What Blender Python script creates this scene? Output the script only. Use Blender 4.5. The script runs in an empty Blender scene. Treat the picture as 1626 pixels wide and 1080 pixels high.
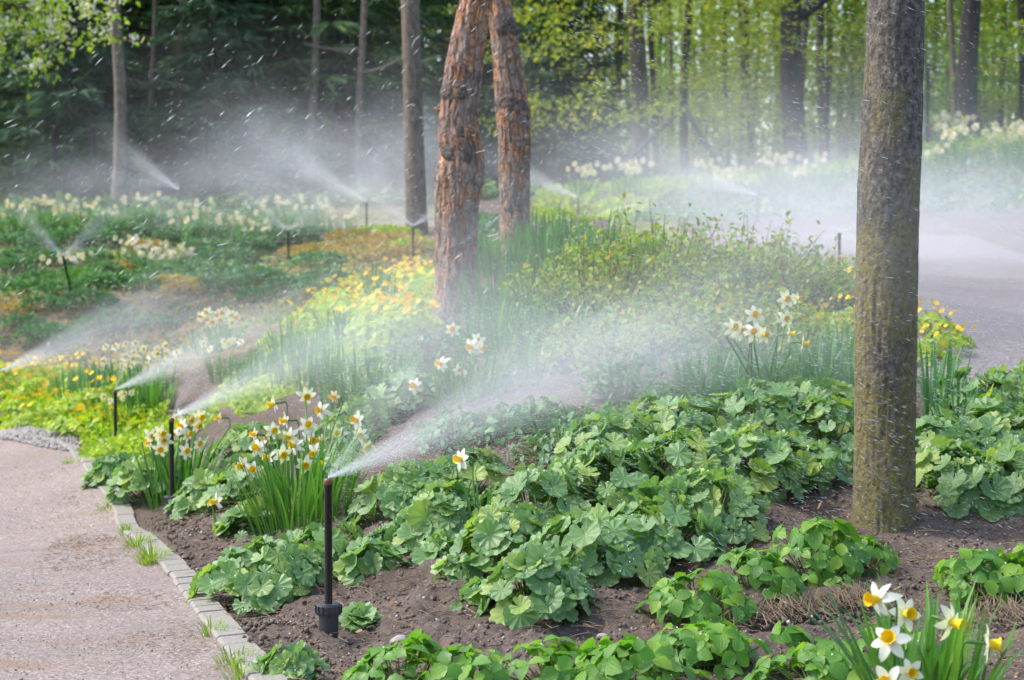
import bpy, math, random
import numpy as np
from mathutils import Vector, Matrix

random.seed(7)
RNG = np.random.default_rng(11)
SC = bpy.context.scene
COL = SC.collection
R = math.radians

# ------------------------------------------------------------------ camera, sky, sun, exposure
F, CX, CY = 3162.0, 813.0, 540.0            # focal length and centre in photo pixels (1626 x 1080)
PITCH = math.atan(140.0 / F)
CAMZ = 0.90
cam_d = bpy.data.cameras.new('camera')
cam = bpy.data.objects.new('camera', cam_d); COL.objects.link(cam)
cam.location = (0, 0, CAMZ)
cam.rotation_euler = (math.pi / 2 - PITCH, 0, 0)
cam_d.sensor_width = 36; cam_d.lens = 36 * F / 1626
cam_d.clip_start = 0.05; cam_d.clip_end = 600
cam_d.dof.use_dof = True; cam_d.dof.focus_distance = 4.9; cam_d.dof.aperture_fstop = 7.0
SC.camera = cam

TO_SUN = Vector((-0.60, 0.08, 0.80)).normalized()
world = bpy.data.worlds.new('World'); SC.world = world; world.use_nodes = True
wn = world.node_tree.nodes; wl = world.node_tree.links
bg = wn['Background']
sky = wn.new('ShaderNodeTexSky'); sky.sky_type = 'NISHITA'; sky.sun_disc = False
sky.sun_elevation = math.asin(TO_SUN.z); sky.sun_rotation = math.atan2(TO_SUN.x, TO_SUN.y)
sky.air_density = 1.0; sky.dust_density = 2.5; sky.ozone_density = 1.0
wl.new(sky.outputs[0], bg.inputs[0]); bg.inputs[1].default_value = 0.15
sun_d = bpy.data.lights.new('sun', 'SUN'); sun = bpy.data.objects.new('sun', sun_d); COL.objects.link(sun)
sun_d.energy = 1.5; sun_d.angle = R(14); sun_d.color = (1.0, 0.95, 0.86)
sun.rotation_euler = TO_SUN.to_track_quat('Z', 'Y').to_euler()

SC.view_settings.view_transform = 'Standard'; SC.view_settings.look = 'None'
SC.view_settings.gamma = 1; SC.view_settings.exposure = 1.42
cy = SC.cycles
cy.use_denoising = True; cy.max_bounces = 6; cy.diffuse_bounces = 3; cy.glossy_bounces = 2
cy.transmission_bounces = 3; cy.transparent_max_bounces = 12; cy.volume_bounces = 2
cy.sample_clamp_indirect = 4.0; cy.caustics_reflective = False; cy.caustics_refractive = False
cy.use_adaptive_sampling = True; cy.adaptive_threshold = 0.015
try: cy.denoiser = 'OPENIMAGEDENOISE'
except Exception: pass

# ------------------------------------------------------------------ geometry helpers
CP, SP = math.cos(PITCH), math.sin(PITCH)

def P(px, py, d):
    """world point seen at photo pixel (px, py) at depth d"""
    x = (px - CX) / F * d; u = (CY - py) / F * d
    return np.array([x, d * CP + u * SP, CAMZ - d * SP + u * CP])

def vnoise(p, seed=0):
    p = np.asarray(p, float); i = np.floor(p).astype(np.int64); f = p - i; f = f * f * (3 - 2 * f)
    out = 0
    for dx in (0, 1):
        for dy in (0, 1):
            for dz in (0, 1):
                a = (i[..., 0] + dx) * 374761393 + (i[..., 1] + dy) * 668265263 + (i[..., 2] + dz) * 1103515245 + seed * 974711
                a = a & 0xFFFFFFFF; a = ((a ^ (a >> 15)) * 739982445) & 0xFFFFFFFF; a = ((a ^ (a >> 12)) * 695872825) & 0xFFFFFFFF; a = a ^ (a >> 15)
                h = (a & 0xFFFFFF) / float(0xFFFFFF)
                out = out + h * (f[..., 0] if dx else 1 - f[..., 0]) * (f[..., 1] if dy else 1 - f[..., 1]) * (f[..., 2] if dz else 1 - f[..., 2])
    return out * 2 - 1

def fbm(p, octv=4, seed=0):
    p = np.asarray(p, float); s = 0; a = 1.0; t = 0
    for k in range(octv):
        s = s + a * vnoise(p * 2 ** k, seed + k * 17); t += a; a *= 0.5
    return s / t

# ------------------------------------------------------------------ terrain through surveyed points (pixel x, pixel y, depth)
CTRL = [(0,1080,4.13),(-300,1080,4.13),(200,1080,4.15),(0,900,5.97),(200,860,6.6),(0,760,9.1),(120,735,10.0),(0,690,12.4),(-300,690,12.4),(-300,900,6.0),(-300,1300,3.0),(300,1300,3.0),
 (523,1013,4.66),(272,825,7.32),(183,737,9.97),(420,950,5.3),(700,1060,4.35),(900,1150,3.85),
 (1500,1210,3.45),(1800,1210,3.5),(1403,832,5.6),(1700,830,5.65),(1200,890,5.15),(1000,1010,4.55),(800,970,4.75),
 (1200,690,6.35),(1190,650,6.9),(1400,680,6.6),(1560,660,6.7),(850,640,7.2),(640,700,6.6),(480,840,6.2),(900,760,5.9),
 (727,500,9.3),(818,415,10.3),(1000,560,7.8),(1000,450,9.2),(1300,560,7.9),(1300,450,9.6),(1200,420,10.5),(560,520,11.0),(480,600,8.9),
 (1626,600,7.8),(1500,590,8.0),(1626,500,10.5),(1520,450,13.0),(1626,400,18.0),(1450,392,18.0),(1800,500,10.5),(1800,400,18),
 (1626,335,21),(1450,335,21),(1626,215,27),(1400,255,27),(1200,285,26),(1084,290,26),(950,305,25.5),(918,358,22.5),(1100,350,20.5),(1260,372,18.8),(850,352,21),(1800,215,27),
 (60,640,13.2),(0,600,14.0),(200,600,12.2),(345,557,11.8),(118,480,15.2),(0,500,15.3),(-300,600,14),(250,490,15.0),(330,440,17.5),(457,421,21.0),(656,433,16.0),(600,440,15.5),
 (0,352,23.5),(-300,352,23.5),(250,350,23.5),(480,362,23),(582,376,20.9),(690,372,20.5),(750,380,18)]
_pts = [P(*c) for c in CTRL]
for (x, y, z) in [(-12,32,1.05),(-4,32,1.05),(2,33,1.45),(7,33,2.25),(14,33,2.4),(-30,60,1.6),(0,60,1.8),(30,60,2.6),(-60,150,3),(60,150,3.5),(0,150,3),(-8,0,-.05),(8,0,.2),(0,-4,0.),(-14,8,-.2),(14,8,.5),(12,16,.9),(-14,16,.2)]:
    _pts.append(np.array([x, y, z]))
_pts = np.array(_pts)

def _phi(r2): return 0.5 * r2 * np.log(r2 + 1e-9)
_A = _pts[:, :2] / 10.0; _n = len(_A)
_K = _phi(((_A[:, None] - _A[None]) ** 2).sum(-1)) + np.eye(_n) * 0.0006
_Q = np.c_[np.ones(_n), _A]
_M = np.block([[_K, _Q], [_Q.T, np.zeros((3, 3))]])
_W = np.linalg.solve(_M, np.r_[_pts[:, 2], np.zeros(3)])

def H(x, y):
    x = np.asarray(x, float); y = np.asarray(y, float); sh = x.shape
    q = np.stack([x.ravel(), y.ravel()], 1) / 10.0; out = np.empty(len(q))
    for s in range(0, len(q), 20000):
        b = q[s:s + 20000]
        k = _phi(((b[:, None] - _A[None]) ** 2).sum(-1))
        out[s:s + 20000] = k @ _W[:_n] + _W[_n] + b @ _W[_n + 1:]
    return out.reshape(sh)

_D = np.geomspace(2.6, 70, 700)
def G(px, py):
    """ground point seen at photo pixel"""
    x = (px - CX) / F * _D; u = (CY - py) / F * _D
    Y = _D * CP + u * SP; Z = CAMZ - _D * SP + u * CP
    below = Z < H(x, Y)
    i = int(np.argmax(below)) if below.any() else len(_D) - 1
    lo, hi = _D[max(i - 1, 0)], _D[i]
    for _ in range(10):
        m = (lo + hi) / 2; p = P(px, py, m)
        if p[2] < H(p[0], p[1]): hi = m
        else: lo = m
    p = P(px, py, hi); p[2] = float(H(p[0], p[1])); return p

def on(px, d):
    """ground point at depth d in the column of pixel px"""
    x = (px - CX) / F * d
    return np.array([x, d, float(H(x, d))])

def inside(poly, x, y):
    poly = np.asarray(poly); c = np.zeros(np.shape(x), bool); n = len(poly)
    for i in range(n):
        x0, y0 = poly[i][:2]; x1, y1 = poly[(i + 1) % n][:2]
        if y0 == y1: continue
        t = ((y0 > y) != (y1 > y)) & (x < (x1 - x0) * (y - y0) / (y1 - y0) + x0)
        c ^= t
    return c

def sample_poly(poly, n, rng=RNG):
    poly = np.asarray(poly)[:, :2]; lo, hi = poly.min(0), poly.max(0); out = []
    while sum(map(len, out)) < n:
        q = rng.uniform(lo, hi, (n * 2, 2)); out.append(q[inside(poly, q[:, 0], q[:, 1])])
    q = np.concatenate(out)[:n]
    return np.c_[q, H(q[:, 0], q[:, 1])]

def gpoly(pts): return [G(a, b) for a, b in pts]

class MB:
    """collects pieces and links them as ONE mesh object"""
    def __init__(s): s.V, s.Q, s.T, s.mq, s.mt, s.uv, s.n = [], [], [], [], [], [], 0
    def add(s, V, Fc, m=0, uv=None):
        V = np.asarray(V, float); Fc = np.asarray(Fc, np.int64)
        s.V.append(V); s.uv.append(np.zeros((len(V), 2)) if uv is None else uv)
        if Fc.shape[1] == 4: s.Q.append(Fc + s.n); s.mq.append(np.full(len(Fc), m))
        else: s.T.append(Fc + s.n); s.mt.append(np.full(len(Fc), m))
        s.n += len(V); return s
    def inst(s, proto, M, T, m=0):
        """copies of a proto (V, F, uv) under k matrices M and offsets T"""
        V, Fc, uv = proto; k = len(M); n = len(V)
        W = np.einsum('kij,nj->kni', M, V) + np.asarray(T)[:, None, :]
        FF = (Fc[None] + (np.arange(k) * n)[:, None, None]).reshape(-1, Fc.shape[1])
        return s.add(W.reshape(-1, 3), FF, m, np.tile(uv, (k, 1)))
    def build(s, name, mats, parent=None, smooth=True, origin=None):
        V = np.concatenate(s.V)
        if origin is not None: V = V - np.asarray(origin)
        Q = np.concatenate(s.Q) if s.Q else np.zeros((0, 4), np.int64)
        T = np.concatenate(s.T) if s.T else np.zeros((0, 3), np.int64)
        loops = np.r_[Q.ravel(), T.ravel()].astype(np.int32)
        start = np.r_[np.arange(len(Q)) * 4, len(Q) * 4 + np.arange(len(T)) * 3].astype(np.int32)
        mi = np.r_[np.concatenate(s.mq) if s.mq else [], np.concatenate(s.mt) if s.mt else []].astype(np.int32)
        me = bpy.data.meshes.new(name)
        me.vertices.add(len(V)); me.vertices.foreach_set('co', V.astype(np.float32).ravel())
        me.loops.add(len(loops)); me.loops.foreach_set('vertex_index', loops)
        me.polygons.add(len(start)); me.polygons.foreach_set('loop_start', start)
        me.polygons.foreach_set('material_index', mi)
        me.polygons.foreach_set('use_smooth', np.full(len(start), smooth))
        uv = np.concatenate(s.uv)
        at = me.attributes.new('uvp', 'FLOAT_VECTOR', 'POINT')
        at.data.foreach_set('vector', np.c_[uv, np.zeros(len(uv))].astype(np.float32).ravel())
        me.update(calc_edges=True); me.validate()
        for m in (mats if isinstance(mats, (list, tuple)) else [mats]): me.materials.append(m)
        o = bpy.data.objects.new(name, me); COL.objects.link(o)
        if parent is not None: o.parent = parent
        elif origin is not None: o.location = origin
        return o

def tag(o, label=None, cat=None, group=None, kind=None):
    if label: o['label'] = label
    if cat: o['category'] = cat
    if group: o['group'] = group
    if kind: o['kind'] = kind
    return o

def empty(name, loc, rz=0, scale=1.0):
    o = bpy.data.objects.new(name, None); COL.objects.link(o); o.empty_display_size = 0.05
    o.location = loc; o.rotation_euler = (0, 0, rz); o.scale = (scale,) * 3
    return o

def copy_tree(o, parent=None):
    """a copy of a thing with copies of its parts and sub-parts (meshes shared)"""
    c = o.copy(); COL.objects.link(c)
    if parent is not None: c.parent = parent
    for ch in list(o.children): copy_tree(ch, c)
    return c

def frames(pts):
    pts = np.asarray(pts, float); t = np.gradient(pts, axis=0); t /= np.linalg.norm(t, axis=1)[:, None] + 1e-12
    up = np.array([0, 0, 1.0]) if abs(t[0][2]) < 0.9 else np.array([1.0, 0, 0])
    a = np.cross(up, t[0]); a /= np.linalg.norm(a); A = []
    for k in range(len(pts)):
        a = a - t[k] * (a @ t[k]); a /= np.linalg.norm(a) + 1e-12; A.append(a.copy())
    A = np.array(A); return t, A, np.cross(t, A)

def tube(pts, rad, sides=8, cap=True, bark=None):
    """(V, quads) of a tapered tube; bark(theta, s, point) gives a radial factor"""
    pts = np.asarray(pts, float); n = len(pts); rad = np.broadcast_to(np.asarray(rad, float), (n,))
    t, A, B = frames(pts); th = np.arange(sides) * 2 * math.pi / sides
    rr = rad[:, None] * np.ones(sides)
    if bark is not None: rr = rr * bark(np.broadcast_to(th, (n, sides)), np.broadcast_to(np.arange(n)[:, None], (n, sides)), pts)
    V = pts[:, None] + rr[..., None] * (np.cos(th)[None, :, None] * A[:, None] + np.sin(th)[None, :, None] * B[:, None])
    V = V.reshape(-1, 3); i = np.arange(n - 1)[:, None] * sides; j = np.arange(sides)[None]; j2 = (j + 1) % sides
    Q = np.stack([i + j, i + j2, i + sides + j2, i + sides + j], -1).reshape(-1, 4)
    if cap:
        V = np.r_[V, pts[:1], pts[-1:]]; a, b = n * sides, n * sides + 1; jj = np.arange(sides); k2 = (jj + 1) % sides
        C = np.concatenate([np.stack([np.full(sides, a), k2, jj, jj], -1), np.stack([np.full(sides, b), (n - 1) * sides + jj, (n - 1) * sides + k2, (n - 1) * sides + k2], -1)])
        T = C[:, :3]
        return V, Q, T
    return V, Q, None

def add_tube(mb, pts, rad, sides=8, m=0, cap=True, bark=None, uv=None):
    V, Q, T = tube(pts, rad, sides, cap, bark); n0 = mb.n
    n = len(pts); u = np.c_[np.tile(np.arange(sides) / sides, n), np.repeat(np.arange(n) / max(n - 1, 1), sides)]
    if T is not None: u = np.r_[u, [[0, 0], [0, 1]]]
    mb.add(V, Q, m, u)
    if T is not None: mb.T.append(T + n0); mb.mt.append(np.full(len(T), m))
    return mb

def lathe(mb, prof, c, sides=24, m=0, axis=None):
    """surface of revolution about z through c; prof = [(r, z)]"""
    c = np.asarray(c, float); th = np.arange(sides) * 2 * math.pi / sides; n = len(prof)
    V = np.array([[(r * math.cos(a), r * math.sin(a), z) for a in th] for r, z in prof]).reshape(-1, 3)
    if axis is not None:
        V = V @ np.array(Vector((0, 0, 1)).rotation_difference(Vector(axis)).to_matrix()).T
    i = np.arange(n - 1)[:, None] * sides; j = np.arange(sides)[None]; j2 = (j + 1) % sides
    return mb.add(V + c, np.stack([i + j, i + j2, i + sides + j2, i + sides + j], -1).reshape(-1, 4), m)

def bez(a, b, c, n=8):
    t = np.linspace(0, 1, n)[:, None]; return (1 - t) ** 2 * np.asarray(a) + 2 * t * (1 - t) * np.asarray(b) + t * t * np.asarray(c)

def basis(nrm, spin, scale=1.0):
    """k rotation matrices whose local z is nrm, spun about it"""
    nrm = np.asarray(nrm, float); nrm = nrm / np.linalg.norm(nrm, axis=1)[:, None]
    ref = np.where(np.abs(nrm[:, 2:3]) < 0.95, np.array([[0, 0, 1.0]]), np.array([[1.0, 0, 0]]))
    a = np.cross(ref, nrm); a /= np.linalg.norm(a, axis=1)[:, None]; b = np.cross(nrm, a)
    cs, sn = np.cos(spin)[:, None], np.sin(spin)[:, None]
    x = a * cs + b * sn; y = -a * sn + b * cs
    return np.stack([x, y, nrm], 2) * np.broadcast_to(np.asarray(scale, float), (len(nrm),))[:, None, None]

def along(yv, nrm, scale):
    """k matrices whose local y runs along yv and whose z is near nrm"""
    yv = yv / np.linalg.norm(yv, axis=1)[:, None]; x = np.cross(yv, nrm); x /= np.linalg.norm(x, axis=1)[:, None] + 1e-9
    z = np.cross(x, yv); return np.stack([x, yv, z], 2) * np.broadcast_to(np.asarray(scale, float), (len(yv),))[:, None, None]

# ------------------------------------------------------------------ materials
class Nt:
    def __init__(s, name):
        s.m = bpy.data.materials.new(name); s.m.use_nodes = True; s.t = s.m.node_tree; s.t.nodes.clear()
        s.out = s.t.nodes.new('ShaderNodeOutputMaterial')
    def n(s, typ, ins=None, **props):
        k = s.t.nodes.new('ShaderNode' + typ)
        for a, b in props.items(): setattr(k, a, b)
        for a, b in (ins or {}).items():
            i = k.inputs[a]
            if isinstance(b, bpy.types.NodeSocket): s.t.links.new(b, i)
            else:
                if i.type == 'RGBA' and len(b) == 3: b = (*b, 1)
                i.default_value = b
        return k
    def noise(s, scale, vec=None, detail=4, rough=0.55, dist=0.0):
        d = {'Scale': scale, 'Detail': detail, 'Roughness': rough, 'Distortion': dist}
        if vec is not None: d['Vector'] = vec
        return s.n('TexNoise', d).outputs['Fac']
    def ramp(s, fac, stops):
        k = s.n('ValToRGB', {'Fac': fac}); e = k.color_ramp.elements
        while len(e) < len(stops): e.new(0.5)
        for q, (p, c) in zip(e, stops): q.position = p; q.color = (*c, 1) if len(c) == 3 else c
        return k.outputs[0]
    def fl(s, fac, a, b):
        k = s.n('MapRange', {'Value': fac, 'From Min': a, 'From Max': b}); return k.outputs[0]
    def mix(s, f, a, b, mode='MIX'):
        k = s.n('Mix', data_type='RGBA', blend_type=mode)
        for i, v in ((0, f), (6, a), (7, b)):
            if isinstance(v, bpy.types.NodeSocket): s.t.links.new(v, k.inputs[i])
            else: k.inputs[i].default_value = v if i == 0 else (*v, 1)
        return k.outputs[2]
    def math(s, op, a, b=0.0):
        k = s.n('Math', operation=op)
        for i, v in ((0, a), (1, b)):
            if isinstance(v, bpy.types.NodeSocket): s.t.links.new(v, k.inputs[i])
            else: k.inputs[i].default_value = v
        return k.outputs[0]
    def obj(s, scale=(1, 1, 1)):
        return s.n('Mapping', {'Vector': s.n('TexCoord').outputs['Object'], 'Scale': scale}).outputs[0]
    def geo(s): return s.n('NewGeometry')
    def bump(s, h, strength=0.5, dist=0.01):
        return s.n('Bump', {'Height': h, 'Strength': strength, 'Distance': dist}).outputs[0]
    def surf(s, sh): s.t.links.new(sh, s.out.inputs['Surface']); return s.m
    def pbr(s, col, rough=0.7, normal=None, spec=0.4, extra=None):
        d = {'Base Color': col, 'Roughness': rough, 'Specular IOR Level': spec}
        if normal is not None: d['Normal'] = normal
        d.update(extra or {})
        return s.n('BsdfPrincipled', d).outputs[0]

def leaf_mat(name, c1, c2, c3=None, transl=0.38, rough=0.42, vein=0.0, spec=0.45, tmul=1.5):
    k = Nt(name); g = k.geo(); r = g.outputs['Random Per Island']
    st = [(0.0, c1), (0.7, c2)] + ([(1.0, c3)] if c3 else [])
    col = k.ramp(r, st)
    nz = k.noise(18.0, k.n('TexCoord').outputs['Object'], 3)
    col = k.mix(k.math('MULTIPLY', k.fl(nz, 0.35, 0.75), 0.35), col, tuple(x * 0.62 for x in c1))
    normal = None
    if vein:
        uv = k.n('Attribute', attribute_name='uvp').outputs['Vector']
        sx = k.n('SeparateXYZ', {'Vector': uv})
        a = k.math('ABSOLUTE', k.math('SUBTRACT', k.math('FRACT', sx.outputs[0]), 0.5))
        line = k.math('SUBTRACT', 1.0, k.fl(a, 0.0, 0.10))
        side = k.math('ABSOLUTE', k.math('SUBTRACT', k.math('FRACT', k.math('ADD', k.math('MULTIPLY', sx.outputs[1], 7.0), k.math('MULTIPLY', a, -5.0))), 0.5))
        line2 = k.math('MULTIPLY', k.math('SUBTRACT', 1.0, k.fl(side, 0.0, 0.12)), 0.35)
        ln = k.math('MAXIMUM', line, line2)
        col = k.mix(k.math('MULTIPLY', ln, vein), col, tuple(min(1, x * 1.9 + 0.03) for x in c2))
        normal = k.bump(k.math('MULTIPLY', ln, -1.0), 0.35, 0.002)
    p = k.pbr(col, rough, normal, spec)
    tc = k.mix(1.0, col, (tmul, tmul * 1.05, tmul * 0.55), 'MULTIPLY')
    t = k.n('BsdfTranslucent', {'Color': tc}).outputs[0]
    return k.surf(k.n('MixShader', {'Fac': transl, 1: p, 2: t}).outputs[0])

def plain(name, c, rough=0.5, spec=0.5, noise=0.0, nscale=40, metallic=0.0):
    k = Nt(name); col = c
    if noise:
        nz = k.noise(nscale, k.n('TexCoord').outputs['Object'], 5)
        col = k.mix(nz, tuple(x * (1 - noise) for x in c), tuple(min(1, x * (1 + noise)) for x in c))
    return k.surf(k.pbr(col if not isinstance(col, tuple) else (*col, 1), rough, None, spec, {'Metallic': metallic}))

M = {}
M['mantle'] = leaf_mat('lady_mantle_leaf', (0.115, 0.232, 0.070), (0.175, 0.315, 0.105), (0.30, 0.40, 0.065), vein=0.30, rough=0.45, spec=0.6, transl=0.34)
M['straw'] = leaf_mat('strawberry_leaf', (0.07, 0.20, 0.025), (0.14, 0.32, 0.035), (0.25, 0.40, 0.03), vein=0.35, rough=0.36, transl=0.4)
M['petiole'] = leaf_mat('leaf_stalk', (0.14, 0.24, 0.05), (0.20, 0.30, 0.07), transl=0.2)
M['dew'] = Nt('dew_bead'); M['dew'] = M['dew'].surf(M['dew'].pbr((0.75, 0.82, 0.80, 1), 0.08, None, 1.0))
M['strap'] = leaf_mat('daffodil_leaf', (0.055, 0.17, 0.03), (0.10, 0.26, 0.04), (0.16, 0.33, 0.05), rough=0.38, transl=0.35)
M['blue_strap'] = leaf_mat('blue_green_strap_leaf', (0.06, 0.17, 0.06), (0.10, 0.24, 0.09), rough=0.45, transl=0.35)
M['tepal'] = leaf_mat('white_petal', (0.78, 0.78, 0.70), (0.84, 0.84, 0.78), transl=0.35, rough=0.6, tmul=1.0, spec=0.2)
M['cream'] = leaf_mat('cream_petal', (0.78, 0.76, 0.56), (0.82, 0.81, 0.68), transl=0.35, rough=0.6, tmul=1.0, spec=0.2)
M['trumpet'] = leaf_mat('yellow_trumpet', (0.88, 0.60, 0.015), (0.92, 0.70, 0.03), transl=0.3, rough=0.5, tmul=1.1, spec=0.2)
M['yellow'] = leaf_mat('yellow_blossom', (0.85, 0.48, 0.01), (0.88, 0.62, 0.02), transl=0.3, rough=0.6, tmul=1.1, spec=0.2)
M['lime'] = leaf_mat('lime_leaf', (0.18, 0.33, 0.02), (0.34, 0.46, 0.03), (0.46, 0.46, 0.04), rough=0.5, transl=0.4)
M['tuft'] = leaf_mat('grey_green_leaf', (0.06, 0.16, 0.06), (0.10, 0.24, 0.08), (0.15, 0.29, 0.08), rough=0.5, transl=0.3)
M['shrub'] = leaf_mat('shrub_leaf', (0.14, 0.27, 0.025), (0.27, 0.37, 0.03), (0.42, 0.28, 0.05), rough=0.5, transl=0.42)
M['ochre'] = leaf_mat('ochre_leaf', (0.34, 0.20, 0.05), (0.42, 0.30, 0.07), (0.28, 0.34, 0.06), rough=0.6, transl=0.3)
M['grass'] = leaf_mat('grass_blade', (0.12, 0.26, 0.03), (0.26, 0.38, 0.05), (0.42, 0.38, 0.12), rough=0.5, transl=0.4)
M['faded'] = leaf_mat('faded_petal', (0.62, 0.44, 0.24), (0.74, 0.62, 0.42), transl=0.3, rough=0.7, tmul=1.0, spec=0.2)
M['dead'] = leaf_mat('dead_leaf', (0.16, 0.08, 0.035), (0.26, 0.15, 0.07), (0.34, 0.23, 0.12), transl=0.1, rough=0.7)
M['needle'] = leaf_mat('spruce_needle', (0.050, 0.105, 0.040), (0.105, 0.205, 0.065), (0.21, 0.32, 0.07), rough=0.6, transl=0.18, spec=0.2)
M['needle_blue'] = leaf_mat('pine_needle', (0.04, 0.09, 0.05), (0.07, 0.14, 0.075), rough=0.6, transl=0.25, spec=0.2)
M['beech'] = leaf_mat('spring_leaf', (0.18, 0.25, 0.035), (0.30, 0.36, 0.05), (0.42, 0.38, 0.07), rough=0.55, transl=0.48, spec=0.25)
M['beech_green'] = leaf_mat('green_spring_leaf', (0.10, 0.24, 0.03), (0.18, 0.34, 0.04), (0.30, 0.40, 0.05), rough=0.55, transl=0.48, spec=0.25)
M['plastic'] = plain('black_plastic', (0.012, 0.012, 0.013), 0.28, 0.5, 0.3, 60)
M['plastic_grey'] = plain('charcoal_plastic', (0.03, 0.032, 0.036), 0.4, 0.5, 0.3, 60)
M['nozzle'] = plain('rust_red_nozzle', (0.14, 0.045, 0.02), 0.4, 0.5)
M['post'] = plain('dark_fence_metal', (0.03, 0.035, 0.045), 0.6, 0.4, 0.3, 20)
M['stem'] = plain('woody_stem', (0.10, 0.075, 0.04), 0.8, 0.2, 0.4, 60)
M['twig'] = plain('dry_twig', (0.20, 0.15, 0.10), 0.85, 0.2, 0.5, 25)
M['clod'] = plain('soil_clod', (0.135, 0.102, 0.08), 0.9, 0.2, 0.5, 60)
M['stone'] = plain('grey_stone', (0.30, 0.28, 0.26), 0.7, 0.3, 0.4, 45)
M['pebble'] = Nt('path_pebble'); M['pebble'] = M['pebble'].surf(M['pebble'].pbr(M['pebble'].ramp(M['pebble'].geo().outputs['Random Per Island'], [(0, (.16, .125, .105)), (.5, (.27, .215, .185)), (1, (.50, .44, .39))]), .7, None, .3))

def water_mat():
    k = Nt('water_drop')
    p = k.pbr((0.80, 0.83, 0.86, 1), 0.15, None, 0.8)
    t = k.n('BsdfTranslucent', {'Color': (0.85, 0.88, 0.9, 1)}).outputs[0]
    return k.surf(k.n('MixShader', {'Fac': 0.55, 1: p, 2: t}).outputs[0])
M['water'] = water_mat()

def bark_mat(name, dark, mid, light, vs=0.25, scale=60, moss=None, bumpd=0.012, flake=None, dist=0.5):
    k = Nt(name); v = k.obj((1, 1, vs))
    n1 = k.noise(scale, v, 8, 0.68, dist); n2 = k.noise(scale * 0.18, v, 4, 0.6)
    col = k.ramp(n1, [(0.36, dark), (0.5, mid), (0.64, light)])
    col = k.mix(k.math('MULTIPLY', k.fl(n2, 0.4, 0.7), 0.5), col, tuple(x * 0.7 for x in mid))
    h = n1
    if flake:
        wob = k.n('TexNoise', {'Vector': k.obj((1, 1, 0.5)), 'Scale': 14.0, 'Detail': 4.0}).outputs['Color']
        wv = k.n('VectorMath', {0: k.obj((1, 1, 0.40)), 1: k.n('VectorMath', {0: wob, 'Scale': 0.05}, operation='SCALE').outputs[0]}, operation='ADD').outputs[0]
        vo = k.n('TexVoronoi', {'Vector': wv, 'Scale': 38.0, 'Randomness': 1.0}, feature='F1')
        dd = k.n('TexVoronoi', {'Vector': wv, 'Scale': 38.0}, feature='DISTANCE_TO_EDGE')
        pk = k.fl(k.math('ADD', k.noise(9, k.obj((1, 1, 0.6)), 5, 0.65), k.math('MULTIPLY', k.n('SeparateColor', {'Color': vo.outputs['Color']}).outputs[0], 0.25)), 0.51, 0.66)
        # grey plates towards the foot of the tree, orange flakes above
        z = k.n('SeparateXYZ', {'Vector': k.n('TexCoord').outputs['Object']}).outputs[2]
        pk = k.math('ADD', pk, k.math('MULTIPLY', k.math('SUBTRACT', 1.0, k.fl(z, 0.0, 0.8)), 0.30))
        col = k.mix(k.math('MINIMUM', pk, 1.0), col, k.ramp(n1, [(0.3, (0.10, 0.075, 0.062)), (0.6, flake), (0.8, (0.36, 0.31, 0.28))]))
        col = k.mix(k.math('MULTIPLY', k.math('SUBTRACT', 1.0, k.fl(dd.outputs['Distance'], 0.0, 0.12)), k.math('MULTIPLY', k.fl(n2, 0.25, 0.6), 0.85)), col, tuple(x * 0.6 for x in dark))
        h = k.math('ADD', n1, k.math('MULTIPLY', k.fl(dd.outputs['Distance'], 0.0, 0.12), 0.5))
    if moss:
        mz = k.noise(5.0, k.obj((1, 1, 0.6)), 6, 0.65)
        z = k.n('SeparateXYZ', {'Vector': k.n('TexCoord').outputs['Object']}).outputs[2]
        low = k.math('SUBTRACT', 1.0, k.fl(z, 0.35, 1.15))
        mk = k.fl(k.math('ADD', mz, k.math('MULTIPLY', low, 0.22)), 0.53, 0.66)
        fine = k.fl(k.noise(90, v, 4), 0.35, 0.6)
        col = k.mix(k.math('MULTIPLY', k.math('MULTIPLY', mk, fine), 0.8), col, moss)
    return k.surf(k.pbr(col, 0.72, k.bump(h, 0.9, bumpd), 0.35))
M['bark'] = bark_mat('grey_brown_bark', (0.052, 0.045, 0.038), (0.135, 0.118, 0.098), (0.27, 0.245, 0.21), 0.85, 60, dist=0.1, bumpd=0.03, moss=(0.25, 0.215, 0.04))
M['pine'] = bark_mat('orange_pine_bark', (0.20, 0.078, 0.036), (0.46, 0.20, 0.09), (0.60, 0.36, 0.21), 0.45, 42, flake=(0.33, 0.25, 0.21))
M['bark_far'] = bark_mat('brown_forest_bark', (0.03, 0.024, 0.02), (0.075, 0.06, 0.048), (0.15, 0.125, 0.10), 0.2, 22, bumpd=0.02)
M['bark_slim'] = bark_mat('brown_grey_bark', (0.07, 0.055, 0.042), (0.145, 0.115, 0.088), (0.24, 0.20, 0.16), 0.4, 30, bumpd=0.01)
M['bark_dark'] = bark_mat('dark_forest_bark', (0.016, 0.013, 0.012), (0.035, 0.028, 0.026), (0.075, 0.06, 0.055), 0.2, 22, bumpd=0.02)
M['bark_pale'] = bark_mat('pale_bark', (0.10, 0.085, 0.075), (0.20, 0.175, 0.155), (0.30, 0.27, 0.24), 0.3, 25, bumpd=0.01)
M['knot'] = bark_mat('dark_knot', (0.035, 0.028, 0.024), (0.11, 0.085, 0.07), (0.25, 0.19, 0.155), 1.0, 75)

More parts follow.
